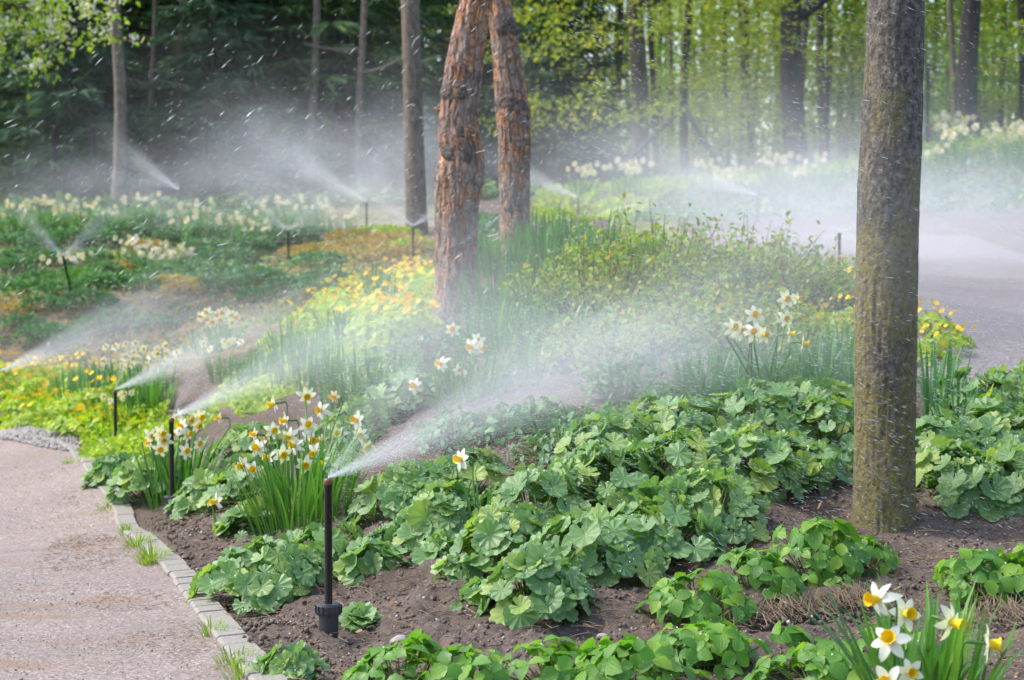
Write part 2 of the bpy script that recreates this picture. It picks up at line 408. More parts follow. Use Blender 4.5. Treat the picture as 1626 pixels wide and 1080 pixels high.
def ground_mat():
    k = Nt('soil_and_turf'); o = k.n('TexCoord').outputs['Object']
    n1 = k.noise(9, o, 8, 0.65); n2 = k.noise(70, o, 6, 0.7); n3 = k.noise(1.3, o, 4)
    soil = k.ramp(n2, [(0.28, (0.055, 0.040, 0.031)), (0.5, (0.135, 0.102, 0.080)), (0.66, (0.20, 0.157, 0.125)), (0.8, (0.30, 0.245, 0.20))])
    soil = k.mix(k.math('MULTIPLY', k.fl(n3, 0.42, 0.6), 0.5), soil, (0.07, 0.05, 0.04))
    soil = k.mix(k.math('MULTIPLY', k.fl(n1, 0.42, 0.68), 0.45), soil, (0.082, 0.060, 0.047))
    vo = k.n('TexVoronoi', {'Vector': o, 'Scale': 85.0})
    peb = k.fl(vo.outputs['Distance'], 0.30, 0.16)
    pick = k.fl(k.n('SeparateColor', {'Color': vo.outputs['Color']}).outputs[0], 0.80, 0.86)
    soil = k.mix(k.math('MULTIPLY', peb, pick), soil, (0.27, 0.23, 0.20))
    at = k.n('Attribute', attribute_name='cover').outputs['Vector']; sx = k.n('SeparateXYZ', {'Vector': at})
    jit = k.math('MULTIPLY', k.math('SUBTRACT', k.noise(6, o, 6, 0.7), 0.5), 1.6)
    def w(i): return k.fl(k.math('ADD', sx.outputs[i], jit), 0.35, 0.65)
    lime = k.ramp(k.noise(30, o, 4), [(0.3, (0.10, 0.17, 0.02)), (0.55, (0.22, 0.33, 0.03)), (0.75, (0.36, 0.42, 0.05))])
    och = k.ramp(k.noise(24, o, 5), [(0.3, (0.11, 0.085, 0.055)), (0.5, (0.25, 0.17, 0.075)), (0.7, (0.24, 0.24, 0.06))])
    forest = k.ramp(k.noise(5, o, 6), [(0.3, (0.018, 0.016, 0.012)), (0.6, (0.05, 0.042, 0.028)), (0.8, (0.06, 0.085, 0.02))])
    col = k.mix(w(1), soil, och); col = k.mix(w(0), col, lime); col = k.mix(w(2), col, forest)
    hb = k.math('ADD', k.math('MULTIPLY', n2, 0.6), n1)
    return k.surf(k.pbr(col, 0.85, k.bump(hb, 0.9, 0.02), 0.3))
M['ground'] = ground_mat()

def path_mat(name, tone, stain):
    k = Nt(name); o = k.n('TexCoord').outputs['Object']
    v1 = k.n('TexVoronoi', {'Vector': o, 'Scale': 150.0}); v2 = k.n('TexVoronoi', {'Vector': o, 'Scale': 60.0})
    g = k.n('SeparateColor', {'Color': v1.outputs['Color']}).outputs[0]
    c = tone
    col = k.ramp(g, [(0.0, tuple(x * 0.50 for x in c)), (0.4, tuple(x * 0.9 for x in c)), (0.8, c), (1.0, tuple(min(1, x * 1.55) for x in c))])
    g2 = k.n('SeparateColor', {'Color': v2.outputs['Color']}).outputs[1]
    col = k.mix(k.math('MULTIPLY', k.fl(g2, 0.86, 0.92), k.fl(v2.outputs['Distance'], 0.4, 0.2)), col, tuple(min(1, x * 1.6) for x in c))
    n3 = k.noise(1.7, o, 6, 0.6)
    col = k.mix(k.math('MULTIPLY', k.fl(n3, 0.42, 0.7), 0.40), col, tuple(x * 0.58 for x in c))
    st = k.fl(k.noise(2.6, k.obj((0.8, 2.2, 1)), 7, 0.70), 0.56, 0.66)
    col = k.mix(k.math('MULTIPLY', st, 0.75), col, stain)
    hgt = k.math('ADD', k.math('MULTIPLY', v1.outputs['Distance'], -0.6), k.math('MULTIPLY', v2.outputs['Distance'], -0.5))
    return k.surf(k.pbr(col, 0.68, k.bump(hgt, 0.55, 0.005), 0.4))
M['path'] = path_mat('pinkish_grit', (0.242, 0.192, 0.166), (0.20, 0.125, 0.07))
M['road'] = path_mat('grey_grit', (0.21, 0.185, 0.18), (0.17, 0.14, 0.12))
def kerb_mat():
    k = Nt('granite_kerb'); o = k.n('TexCoord').outputs['Object']
    n = k.noise(120, o, 5, 0.7); b = k.noise(5, o, 5)
    col = k.ramp(n, [(0.3, (0.15, 0.138, 0.115)), (0.55, (0.245, 0.228, 0.198)), (0.75, (0.34, 0.32, 0.285))])
    uv = k.n('Attribute', attribute_name='uvp').outputs['Vector']
    blk = k.n('TexWhiteNoise', {'W': k.math('FLOOR', k.n('SeparateXYZ', {'Vector': uv}).outputs[0])}, noise_dimensions='1D').outputs['Value']
    col = k.mix(k.math('MULTIPLY', blk, 0.35), col, (0.26, 0.24, 0.20))
    col = k.mix(k.math('MULTIPLY', k.fl(b, 0.5, 0.75), 0.5), col, (0.22, 0.20, 0.15))
    return k.surf(k.pbr(col, 0.7, k.bump(n, 0.5, 0.004), 0.35))
M['kerb'] = kerb_mat()

# ------------------------------------------------------------------ setting: ground, paths, kerb
def smooth_line(pts, step):
    pts = np.asarray(pts, float); d = np.r_[0, np.cumsum(np.linalg.norm(np.diff(pts, axis=0), axis=1))]
    t = np.arange(0, d[-1], step); q = np.stack([np.interp(t, d, pts[:, i]) for i in range(pts.shape[1])], 1)
    w = 7; pad = np.r_[np.repeat(q[:1], w // 2, 0), q, np.repeat(q[-1:], w // 2, 0)]
    return np.stack([np.convolve(pad[:, i], np.ones(w) / w, 'valid') for i in range(q.shape[1])], 1)

kin = [(560,1300),(470,1180),(393,1080),(350,1025),(317,983),(287,940),(260,907),(234,880),(213,860),(180,810),(163,785),(150,768),(134,745),(117,722),(95,706),(60,698),(0,691),(-120,686)]
kou = [(640,1300),(530,1180),(443,1080),(400,1022),(360,975),(325,935),(296,900),(268,870),(243,845),(206,800),(187,778),(170,758),(151,736),(130,714),(103,700),(62,693),(0,687),(-120,682)]
KI = smooth_line(np.array([G(*p) for p in kin])[:, :2], 0.035); KO_pts = np.array([G(*p) for p in kou])[:, :2]
KW = 0.072
t_ = np.gradient(KI, axis=0); t_ /= np.linalg.norm(t_, axis=1)[:, None]
NRM = np.stack([t_[:, 1], -t_[:, 0]], 1)                # to the bed side
KO = KI + NRM * KW
path_poly = np.r_[KI + NRM * 0.03, [[-9, 12.6], [-9, -1], [KI[0][0], -1]]]

road_c = [P(2300,560,7.6), P(1900,520,9.0), P(1660,480,11.0), P(1560,440,13.5), P(1480,405,16.5), P(1400,388,18.4), P(1350,380,19.2)]
RC = smooth_line(np.array(road_c)[:, :2], 0.25)
rt = np.gradient(RC, axis=0); rt /= np.linalg.norm(rt, axis=1)[:, None]; RN = np.stack([-rt[:, 1], rt[:, 0]], 1)
RWL, RWR = 1.3, 1.9
road_edge = np.array([G(*p)[:2] for p in [(1452,470),(1475,510),(1508,560),(1530,592),(1590,600),(1640,604),(1800,612)]])
road_poly = np.r_[road_edge, [G(1990,590)[:2]], RC[1:] + 0 * RN[1:]]

yy = [-4.0]
while yy[-1] < 190:
    y = yy[-1]; yy.append(y + (0.25 if y < 2.6 else max(0.013, 0.0046 * y)))
yy = np.array(yy); uu = np.linspace(-1, 1, 381)
um = 0.32 * uu + 0.68 * uu ** 3
WY = 2.6 + 0.62 * np.maximum(yy, 2)
GX = WY[:, None] * um[None]; GY = np.broadcast_to(yy[:, None], GX.shape)
GZ = H(GX, GY)
on_path = inside(path_poly, GX, GY)
near = np.clip((11 - GY) / 5, 0, 1)
pp = np.stack([GX, GY, 0 * GX], -1)
lump = 0.028 * fbm(pp * 5.5, 2, 3) + 0.020 * fbm(pp * 17, 3, 5) + 0.012 * np.abs(vnoise(pp * 46, 9)) * near
roadd = np.min(np.linalg.norm(np.stack([GX, GY], -1)[..., None, :] - RC[::6][None, None], axis=-1), axis=-1)
on_road = (roadd < 2.2) & (GY > 6)
GZ = GZ + np.where(on_path, -0.03, np.where(on_road, -0.03, np.where(GY < 22, lump, 0.035 * fbm(pp * 1.2, 3, 8))))
kd = np.full(GX.shape, 9.0); _w = GY < 14; _q = np.stack([GX[_w], GY[_w]], -1); _b = np.full(len(_q), 9.0)
for s0 in range(0, len(KI), 2): _b = np.minimum(_b, np.hypot(*(_q - (KI[s0] + NRM[s0] * 0.045)).T))
kd[_w] = _b
GZ = np.where(kd < 0.16, H(GX, GY) - 0.012 - 0.03 * on_path, GZ)
# the eroded lip in front of the mossy trunk: a small bank with a hollow under it
for (la, lb) in ((G(1130, 992), G(1400, 938)), (G(1530, 975), G(1660, 985))):
    u = (lb - la)[:2]; Lh = np.linalg.norm(u); u = u / Lh; nn = np.array([u[1], -u[0]]); ax_ = (GX - la[0]) * u[0] + (GY - la[1]) * u[1]; dn = (GX - la[0]) * nn[0] + (GY - la[1]) * nn[1]
    ends = np.clip(ax_ / .10, 0, 1) * np.clip((Lh - ax_) / .10, 0, 1)
    GZ = GZ + ends * (0.022 * np.exp(-((dn + .04) / .07) ** 2) - 0.055 * np.exp(-((dn - .07) / .05) ** 2))
nr, nc = GX.shape
mb = MB(); i = (np.arange(nr - 1) * nc)[:, None]; j = np.arange(nc - 1)[None]
mb.add(np.stack([GX, GY, GZ], -1).reshape(-1, 3), np.stack([i + j, i + j + 1, i + nc + j + 1, i + nc + j], -1).reshape(-1, 4))
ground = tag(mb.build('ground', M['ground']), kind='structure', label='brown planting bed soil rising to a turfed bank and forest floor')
# what grows where: x lime ground cover, y dry ochre thatch, z forest floor
def blob(poly, soft):
    poly = np.asarray(poly)[:, :2]; m = inside(poly, GX, GY).astype(float)
    return m
lime = np.zeros_like(GX); och = np.zeros_like(GX)
LIME_A = gpoly([(150,745),(125,700),(180,672),(262,652),(350,665),(300,700),(240,760)])
LIME_B = gpoly([(330,640),(430,560),(520,500),(640,462),(700,446),(700,520),(640,545),(560,575),(470,620),(380,665)])
LIME_C = gpoly([(0,690),(0,600),(60,585),(180,600),(250,640),(180,690),(90,690)])
for q in (LIME_A, LIME_B, LIME_C): lime = np.maximum(lime, 0.62 * blob(q, .2))
lime = np.where((GY > 17) & (GY < 31) & (GX > 1.0) & (roadd > 1.6), np.where((GY > 24.8) | (GX < 1.6), 0.5, 0.22), lime)
lime = np.where((GY > 21.5) & (GY < 25) & (GX < -0.5), 0.40, lime)
och = np.where((GY > 11.5) & (GY < 22) & (GX < 0.4) & (GX > -5) & ~on_path, 0.42, och)
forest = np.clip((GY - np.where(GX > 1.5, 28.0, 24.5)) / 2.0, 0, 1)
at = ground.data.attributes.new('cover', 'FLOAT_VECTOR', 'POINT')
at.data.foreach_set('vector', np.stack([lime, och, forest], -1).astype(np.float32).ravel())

def sheet(name, poly, mat, step, lift, label, rough=0.0):
    poly = np.asarray(poly); lo, hi = poly.min(0), poly.max(0)
    xs = np.arange(lo[0], hi[0], step); ys = np.arange(lo[1], hi[1], step)
    X, Y = np.meshgrid(xs, ys); Z = H(X, Y) + lift
    if rough: Z = Z + rough * fbm(np.stack([X, Y, 0 * X], -1) * 2.2, 3, 21)
    n = len(xs); i = (np.arange(len(ys) - 1) * n)[:, None]; j = np.arange(n - 1)[None]
    keep = inside(poly, X[:-1, :-1] + step / 2, Y[:-1, :-1] + step / 2)
    Q = np.stack([i + j, i + j + 1, i + n + j + 1, i + n + j], -1)[keep]
    used, inv = np.unique(Q, return_inverse=True)
    mb = MB(); mb.add(np.stack([X, Y, Z], -1).reshape(-1, 3)[used], inv.reshape(-1, 4))
    return tag(mb.build(name, mat), kind='structure', label=label)

sheet('path', [tuple(p) for p in path_poly if p[1] > -2], M['path'], 0.03, 0.004, 'pinkish grit garden path', 0.006)
rp = np.r_[RC + RN * RWR, (RC - RN * RWL)[::-1]]
mb = MB(); kk = np.linspace(-1.0, 1.0, 15); rows = []
for q, nn in zip(RC, RN):
    for a in kk: rows.append(q + nn * (a * (RWR if a > 0 else RWL)))
rows = np.array(rows); zz = H(rows[:, 0], rows[:, 1]) + 0.004 - np.tile(np.where(np.abs(kk) > 0.95, 0.10, 0.0), len(RC))
i = (np.arange(len(RC) - 1) * 15)[:, None]; j = np.arange(14)[None]
mb.add(np.c_[rows, zz], np.stack([i + j, i + j + 1, i + 16 + j, i + 15 + j], -1).reshape(-1, 4))
tag(mb.build('road', M['road']), kind='structure', label='grey grit road curving behind the flower mound')
fp = smooth_line(np.array([G(x, y)[:2] for x, y in [(430,371),(520,365),(600,361),(690,358),(760,357)]]), 0.1)
mb = MB(); rows = []
for q in fp:
    for a in np.linspace(-0.6, 0.6, 5): rows.append((q[0], q[1] + a))
rows = np.array(rows); i = (np.arange(len(fp) - 1) * 5)[:, None]; j = np.arange(4)[None]
mb.add(np.c_[rows, H(rows[:, 0], rows[:, 1]) + np.tile([-0.05, 0.035, 0.035, 0.035, -0.05], len(fp))], np.stack([i + j, i + j + 1, i + 6 + j, i + 5 + j], -1).reshape(-1, 4))
tag(mb.build('footpath', M['path']), kind='structure', label='narrow pale path crossing the crest behind the far sprinklers')

# kerb: a line of granite setts with joints
prof = [(-0.003, -0.06), (-0.003, 0.010), (0.004, 0.016), (KW - 0.006, 0.019), (KW, 0.012), (KW, -0.06)]
dist = np.r_[0, np.cumsum(np.linalg.norm(np.diff(KI, axis=0), axis=1))]
st = []; L = 0.0; b = 0; rk = random.Random(4)
while L < dist[-1] - 0.3:
    ln = rk.uniform(0.085, 0.125) if L < 3.0 else rk.uniform(0.14, 0.24)
    hz = rk.uniform(-0.003, 0.003); off = rk.uniform(-0.003, 0.003)
    for e, dz in ((0.0, -0.007), (0.003, 0.0), (ln - 0.003, 0.0), (ln, -0.007)): st.append((L + e, dz + hz, off, b))
    L += ln; b += 1
st = np.array(st); kx = np.interp(st[:, 0], dist, KI[:, 0]); ky = np.interp(st[:, 0], dist, KI[:, 1])
nx = np.interp(st[:, 0], dist, NRM[:, 0]); ny = np.interp(st[:, 0], dist, NRM[:, 1]); kz = H(kx, ky)
V = []; uv = []
for a, z in prof:
    top = z > 0
    V.append(np.stack([kx + nx * (a + st[:, 2]), ky + ny * (a + st[:, 2]), kz + z + (st[:, 1] if top else 0)], 1)); uv.append(np.c_[st[:, 3] + 0.5, np.full(len(st), a)])
V = np.stack(V, 1).reshape(-1, 3); uv = np.stack(uv, 1).reshape(-1, 2); m_ = len(prof)
i = (np.arange(len(st) - 1) * m_)[:, None]; j = np.arange(m_ - 1)[None]
mb = MB(); mb.add(V, np.stack([i + j, i + j + 1, i + m_ + j + 1, i + m_ + j], -1).reshape(-1, 4), 0, uv)
tag(mb.build('kerb', M['kerb'], smooth=False), kind='structure', label='pale granite kerb along the edge of the pinkish path')

# ------------------------------------------------------------------ leaf shapes (V, F, uv), local y from stalk to tip, z up
def mantle_leaf(lobes, seed, cup=0.25, pleat=0.07):
    rg = np.random.default_rng(seed); n = lobes * 6; th = np.linspace(-math.pi * 0.93, math.pi * 0.93, n + 1)
    ph = (th / (2 * math.pi * 0.93) + 0.5) * lobes
    tri = np.abs((ph % 1) - 0.5) * 2                       # 0 at the lobe's middle, 1 at its edge
    out = 0.90 + 0.13 * (1 - tri ** 2.2) - 0.035 * ((np.arange(n + 1) % 2))
    out *= 1 - 0.12 * np.abs(th / math.pi) ** 3
    out *= 1 + 0.05 * np.interp(th, np.linspace(-3.2, 3.2, 9), rg.normal(0, 1, 9))
    V = [(0, 0, 0)]; uv = [(0, 0)]
    wv = np.interp(th, np.linspace(-3.2, 3.2, 8), rg.normal(0, 0.09, 8))
    for r in (0.28, 0.58, 0.83, 1.0):
        rr = r * (out if r > 0.9 else 0.2 * out + 0.8 if r > 0.5 else np.ones_like(out))
        z = cup * r ** 1.6 - 0.32 * cup * r ** 5 + pleat * r * (0.5 - tri) * (1.25 if r > 0.7 else 0.9) + wv * r * r
        V += list(zip(np.sin(th) * rr, np.cos(th) * rr, z)); uv += list(zip(ph, np.full(n + 1, r)))
    Fq = []
    for i in range(n): Fq.append((0, 1 + i, 2 + i, 2 + i))
    T = [(0, 2 + i, 1 + i) for i in range(n)]
    Q = [(1 + k * (n + 1) + i, 1 + k * (n + 1) + i + 1, 1 + (k + 1) * (n + 1) + i + 1, 1 + (k + 1) * (n + 1) + i) for k in range(3) for i in range(n)]
    tq = [(0, 1 + i + 1, 1 + i, 1 + i) for i in range(n)]
    V = np.array(V); uv = np.array(uv)
    # one array of quads: the centre fan as two-ring quads through a duplicated centre
    n0 = len(V); V = np.r_[V, np.repeat(V[:1], n + 1, 0) + np.c_[np.sin(th) * 0.02, np.cos(th) * 0.02, 0 * th]]; uv = np.r_[uv, np.c_[ph, 0 * ph]]
    Q += [(n0 + i, n0 + i + 1, 2 + i, 1 + i) for i in range(n)]
    return V, np.array(Q)[:, ::-1], uv

def ovate_leaf(w=0.5, teeth=0, fold=0.25, bend=0.3, rows=5, tipw=0.0):
    V = []; uv = []
    for k in range(rows + 1):
        t = k / rows; ww = w * 0.5 * math.sin(math.pi * min(1, t ** 0.85 * 0.97 + 0.02)) ** 0.8 + tipw * t
        if teeth and k % 2: ww *= 1.0 + 0.18
        zb = -bend * t * t
        for sx in (-1, 0, 1): V.append((sx * ww, t, zb + abs(sx) * fold * ww)); uv.append((0.5 + sx * 0.5, t))
    Q = []
    for k in range(rows):
        for c in (0, 1): Q.append((k * 3 + c, k * 3 + c + 1, k * 3 + 4 + c, k * 3 + 3 + c))
    return np.array(V), np.array(Q), np.array(uv)

OCTA = (np.array([(1,0,0),(0,1,0),(-1,0,0),(0,-1,0),(0,0,1),(0,0,-1)], float), np.array([(0,1,4),(1,2,4),(2,3,4),(3,0,4),(1,0,5),(2,1,5),(3,2,5),(0,3,5)]), np.zeros((6, 2)))
def bead_proto():
    V = []; 
    for r, z in ((1.0, 0.0), (0.75, 0.6)): V += [(r * math.cos(a), r * math.sin(a), z) for a in np.arange(6) * math.pi / 3]
    V.append((0, 0, 0.9)); Fq = [(i, (i + 1) % 6, 6 + (i + 1) % 6, 6 + i) for i in range(6)] + [(6 + i, 6 + (i + 1) % 6, 12, 12) for i in range(6)]
    T = []
    for f in Fq:
        T.append(f[:3]); 
        if f[2] != f[3]: T.append((f[0], f[2], f[3]))
    return np.array(V), np.array(T), np.zeros((13, 2))
BEAD = bead_proto()
MANTLE = [mantle_leaf(9, 1), mantle_leaf(9, 2, 0.12, 0.09), mantle_leaf(8, 3, 0.36, 0.06), mantle_leaf(10, 4, -0.12, 0.08), mantle_leaf(9, 5, 0.55, 0.10)]

def strap(mb, base, azim, lean, length, width, droop, m=0, n=7, fold=0.25):
    d = np.array([math.cos(azim), math.sin(azim), 0]); t = np.linspace(0, 1, n)
    ang = lean + droop * t ** 2                                # from the vertical
    step = length / (n - 1); pos = [np.asarray(base, float)]
    for k in range(1, n): pos.append(pos[-1] + step * (d * math.sin(ang[k]) + np.array([0, 0, math.cos(ang[k])])))
    pos = np.array(pos); side = np.array([-d[1], d[0], 0]); nv = np.cross(side, np.gradient(pos, axis=0)); nv /= np.linalg.norm(nv, axis=1)[:, None] + 1e-9
    w = width * 0.5 * np.minimum(1, (1 - t) * 4.0 + 0.12) * (0.75 + 0.25 * np.sin(t * 3)); 
    V = np.stack([pos + side * w[:, None], pos + nv * (fold * w)[:, None], pos - side * w[:, None]], 1).reshape(-1, 3)
    Q = [(k * 3 + c, k * 3 + c + 1, k * 3 + 4 + c, k * 3 + 3 + c) for k in range(n - 1) for c in (0, 1)]
    mb.add(V, Q, m, np.c_[np.tile([0, .5, 1], n), np.repeat(t, 3)])

def rnd_dirs(k, up=0.0, rng=RNG):
    v = rng.normal(0, 1, (k, 3)); v[:, 2] = v[:, 2] + up; return v / np.linalg.norm(v, axis=1)[:, None]

# ------------------------------------------------------------------ sprinklers
def sprinkler(base, label, lean=(0, 0), riser=0.305, body=0.075, top=None, full=True):
    b = np.asarray(base, float); r = empty('pop_up_sprinkler', b)
    tag(r, label, 'sprinkler', 'pop-up sprinklers watering the beds')
    lx, ly = lean; ax = np.array([lx, ly, 1.0]); ax /= np.linalg.norm(ax)
    m = MB(); lathe(m, [(0.0, -0.10), (0.0205, -0.10), (0.0225, 0.0), (0.0235, body - 0.026), (0.0235, body - 0.022)], (0, 0, 0), 24, 0, ax)
    bo = m.build('body', M['plastic_grey'], r)
    m = MB(); lathe(m, [(0.0235, body - 0.024), (0.029, body - 0.024), (0.030, body - 0.018), (0.0295, body - 0.004), (0.027, body + 0.002), (0.0125, body + 0.003), (0.0105, body + 0.001)], (0, 0, 0), 24, 0, ax)
    if full:
        for k in range(16):
            a = k * math.pi / 8; c = np.array([math.cos(a) * 0.0298, math.sin(a) * 0.0298, body - 0.011]); 
            s = 0.0022; V = np.array([(x, y, z) for x in (-s, s) for y in (-s, s) for z in (-0.009, 0.009)]) + c
            m.add(V, [(0,1,3,2),(4,6,7,5),(0,4,5,1),(2,3,7,6),(0,2,6,4),(1,5,7,3)])
    m.build('cap', M['plastic_grey'], bo, smooth=False)
    m = MB(); lathe(m, [(0.0092, body - 0.01), (0.0092, body + riser - 0.022), (0.0104, body + riser - 0.021), (0.0104, body + riser - 0.014)], (0, 0, 0), 20, 0, ax)
    m.build('riser', M['plastic'], r)
    m = MB(); lathe(m, [(0.0104, body + riser - 0.014), (0.0108, body + riser - 0.013), (0.0108, body + riser - 0.004), (0.0085, body + riser), (0.0, body + riser + 0.001)], (0, 0, 0), 20, 0, ax)
    m.build('nozzle', M['nozzle'], r)
    return b + ax * (body + riser + 0.001)

NZ = {}
def spr(key, px, py, d, label, **kw):
    """nozzle seen at pixel (px, py); the body stands in the soil below it"""
    p = P(px, py, d); tx = kw.get('lean', (0, 0)); h = 0.38
    x, y = p[0] - tx[0] * h, p[1] - tx[1] * h
    z = float(H(x, y)); rise = max(0.2, (p[2] - z) - 0.075); NZ[key] = sprinkler((x, y, z), label, riser=rise, **kw)
spr('a', 521, 760, 4.66, 'closest black pop-up sprinkler, a tall riser on a ribbed body in bare soil')
spr('b', 272, 664, 7.32, 'black pop-up sprinkler beside the kerb, its jet crossing a white daffodil clump')
spr('c', 183, 619, 9.97, 'black pop-up sprinkler rising from the lime ground cover before orange-yellow flowers', full=False)
spr('d', -5, 591, 12.5, 'pop-up sprinkler past the end of the path, behind orange-yellow flowers, mostly out of frame', full=False)
spr('e', 99, 404, 15.2, 'tilted black sprinkler among green mounds on the far slope, spraying a wide V', lean=(-0.22, 0.0), full=False)
spr('f', 457, 366, 21.0, 'thin sprinkler on the brown upper slope below a cream daffodil clump', lean=(-0.03, 0), full=False)
spr('g', 656, 359, 16.0, 'sprinkler in front of the slim grey trunk, its spray a small white V', full=False)
spr('h', 582, 321, 20.9, 'far sprinkler standing at the narrow pale footpath on the crest', full=False)
spr('i', 918, 314, 22.5, 'far sprinkler on the grass just past the thinner orange pine', full=False)
spr('j', 284, 313, 24.5, 'faint sprinkler behind the crest under the dark spruces', full=False)
spr('k', 1333, 372, 12.5, 'misted sprinkler among yellow flowers just beside the grey-brown trunk', full=False)
spr('l', 1203, 326, 20.0, 'sprinkler lost in white mist beyond the ochre shrub', full=False)

# ------------------------------------------------------------------ near trees
def bark_fn(seed, amp, fx, fz, big=0.03):
    def f(th, s, pts):
        z = np.broadcast_to(np.asarray(pts)[:, 2][:, None], th.shape)
        q = np.stack([np.cos(th) * fx, np.sin(th) * fx, z * fz], -1)
        rid = 1 - np.abs(fbm(q, 4, seed)) * 2
        return 1 + amp * (rid - 0.5) + big * fbm(q * 0.25, 2, seed + 5)
    return f

def near_trunk(name, rows, d, label, mat, ztop, seed, amp=0.05, sides=72, group=None, knots=(), fx=5.0, fz=10.0, limbs=True):
    """rows: (pixel y, centre x, width px) from the foot up; the tree goes on above the frame with bare limbs"""
    foot = P(rows[0][1], rows[0][0], d); base = on(rows[0][1], foot[1]); base[1] = foot[1]; base[2] = float(H(base[0], base[1]))
    pts = []; rad = []
    for py, cx, w in rows:
        p = P(cx, py, d); p[1] = foot[1]; pts.append(p); rad.append(w / F * d * 0.5)
    pts = [np.array([pts[0][0], pts[0][1], base[2] - 0.12])] + pts; rad = [rad[0] * 1.12] + rad
    dz = (pts[-1] - pts[-3]) / max(1e-6, (pts[-1][2] - pts[-3][2])); top = pts[-1] + dz * (ztop - pts[-1][2]) * np.array([.5, .5, 1]); top[2] = ztop
    pts.append(top); rad.append(rad[-1] * 0.62)
    pts = np.array(pts); rad = np.array(rad); zs = pts[:, 2]
    zz = np.r_[np.arange(zs[0], zs[-2], 0.011 * d / 5.6), np.linspace(zs[-2], zs[-1], 30)]
    c = np.stack([np.interp(zz, zs, pts[:, 0]), np.interp(zz, zs, pts[:, 1]), zz], 1); rr = np.interp(zz, zs, rad)
    r = empty('tree', base); tag(r, label, 'tree', group)
    m = MB(); add_tube(m, c - base, rr, sides, bark=bark_fn(seed, amp, fx, fz)); 
    rg = random.Random(seed)
    tr = m.build('trunk', mat, r)
    for (kx, ky, s) in knots:
        # swollen branch scar on the camera side: an oval collar with a sunk dark middle
        q = P(kx, ky, d); i = int(np.argmin(abs(zz - q[2]))); cen = c[i]; rad_i = rr[i]
        off = np.clip((q[0] - cen[0]) / rad_i, -0.97, 0.97); nrm = np.array([off, -math.sqrt(1 - off * off), 0.05]); s = s / F * d
        m = MB(); pos = cen + nrm * rad_i * 0.93 - base; pos[2] = q[2] - base[2]; th = np.arange(28) * 2 * math.pi / 28
        Rm = np.array(Vector((0, 0, 1)).rotation_difference(Vector(nrm)).to_matrix()); V = []
        prof = [(2.1, -0.12), (1.7, 0.12), (1.3, 0.30), (0.95, 0.38), (0.62, 0.34), (0.40, 0.22), (0.02, 0.16)]
        for a, z in prof: V += [(a * s * math.cos(t) * (1 + .12 * math.sin(3 * t + kx)), a * s * 0.9 * math.sin(t) * (1 + .12 * math.cos(2 * t + ky)), z * s) for t in th]
        V = np.array(V); V = V + 0.30 * s * np.stack([fbm(V / s * 2.2 + kx, 3, 1), fbm(V / s * 2.2 + 5, 3, 2), fbm(V / s * 2.2 + 9, 3, 3)], 1)
        i_ = (np.arange(len(prof) - 1) * 28)[:, None]; j = np.arange(28)[None]; j2 = (j + 1) % 28
        m.add(V @ Rm.T + pos, np.stack([i_ + j, i_ + j2, i_ + 28 + j2, i_ + 28 + j], -1).reshape(-1, 4))
        m.build('knot', M['knot'], tr)
    if limbs:
        for k in range(5):
            z0 = ztop - rg.uniform(0.2, 2.0); i = int(np.argmin(abs(zz - z0))); a = rg.uniform(0, 6.28); L = rg.uniform(0.8, 1.6)
            p0 = c[i]; p2 = p0 + np.array([math.cos(a) * L, math.sin(a) * L, L * 0.8]); p1 = p0 + np.array([math.cos(a) * L * .6, math.sin(a) * L * .6, 0.2])
            m = MB(); add_tube(m, bez(p0, p1, p2, 10) - base, np.linspace(rr[i] * 0.5, 0.01, 10), 10); m.build('limb', mat, r)
    return r

near_trunk('tree', [(838,1404,104),(800,1404,98),(700,1404,94),(600,1404,95),(500,1404,96),(400,1405,96),(300,1406,96),(240,1409,95),(120,1413,90),(0,1416,87)], 5.6,
           'thick grey-brown trunk with yellow-green moss, closest tree, standing in bare soil', M['bark'], 4.8, 31, 0.05, 140, fx=6.0, fz=9.0)
near_trunk('tree', [(505,727,74),(480,726,68),(400,724,63),(330,726,66),(285,730,75),(255,733,68),(200,728,60),(150,732,58),(100,738,56),(50,747,52),(0,756,46),(-60,766,44)], 9.3,
           'orange-barked pine with big grey knots, the thicker of the two leaning pines', M['pine'], 5.4, 43, 0.15, 120, knots=[(722,148,11),(728,246,12),(756,120,7),(741,214,8)], fx=4.6, fz=9.0)
near_trunk('tree', [(420,818,52),(395,818,48),(300,817,47),(220,817,49),(180,815,54),(160,812,49),(100,806,43),(50,800,41),(0,790,38),(-60,778,36)], 10.3,
           'thinner orange-barked pine just behind the thicker one, leaning to meet it', M['pine'], 5.4, 57, 0.15, 110, knots=[(806,48,9),(799,165,8),(822,172,8),(832,180,7),(815,330,7)], fx=4.6, fz=9.0)
near_trunk('tree', [(383,663,36),(300,660,33),(150,656,30),(0,652,29)], 20.5,
           'slim straight grey trunk behind the small V of spray', M['bark_slim'], 6.5, 61, 0.05, 32)

_pine = [o for o in COL.objects if o.get('label', '').startswith('orange-barked pine')][0]
m = MB(); _q = P(702, 176, 9.27) - np.array(_pine.location); add_tube(m, [_q + (.03, .01, -.02), _q + (-.005, -.01, 0), _q + (-.035, -.02, .012)], [.014, .011, .004], 10); m.build('branch_stub', M['pine'], _pine)

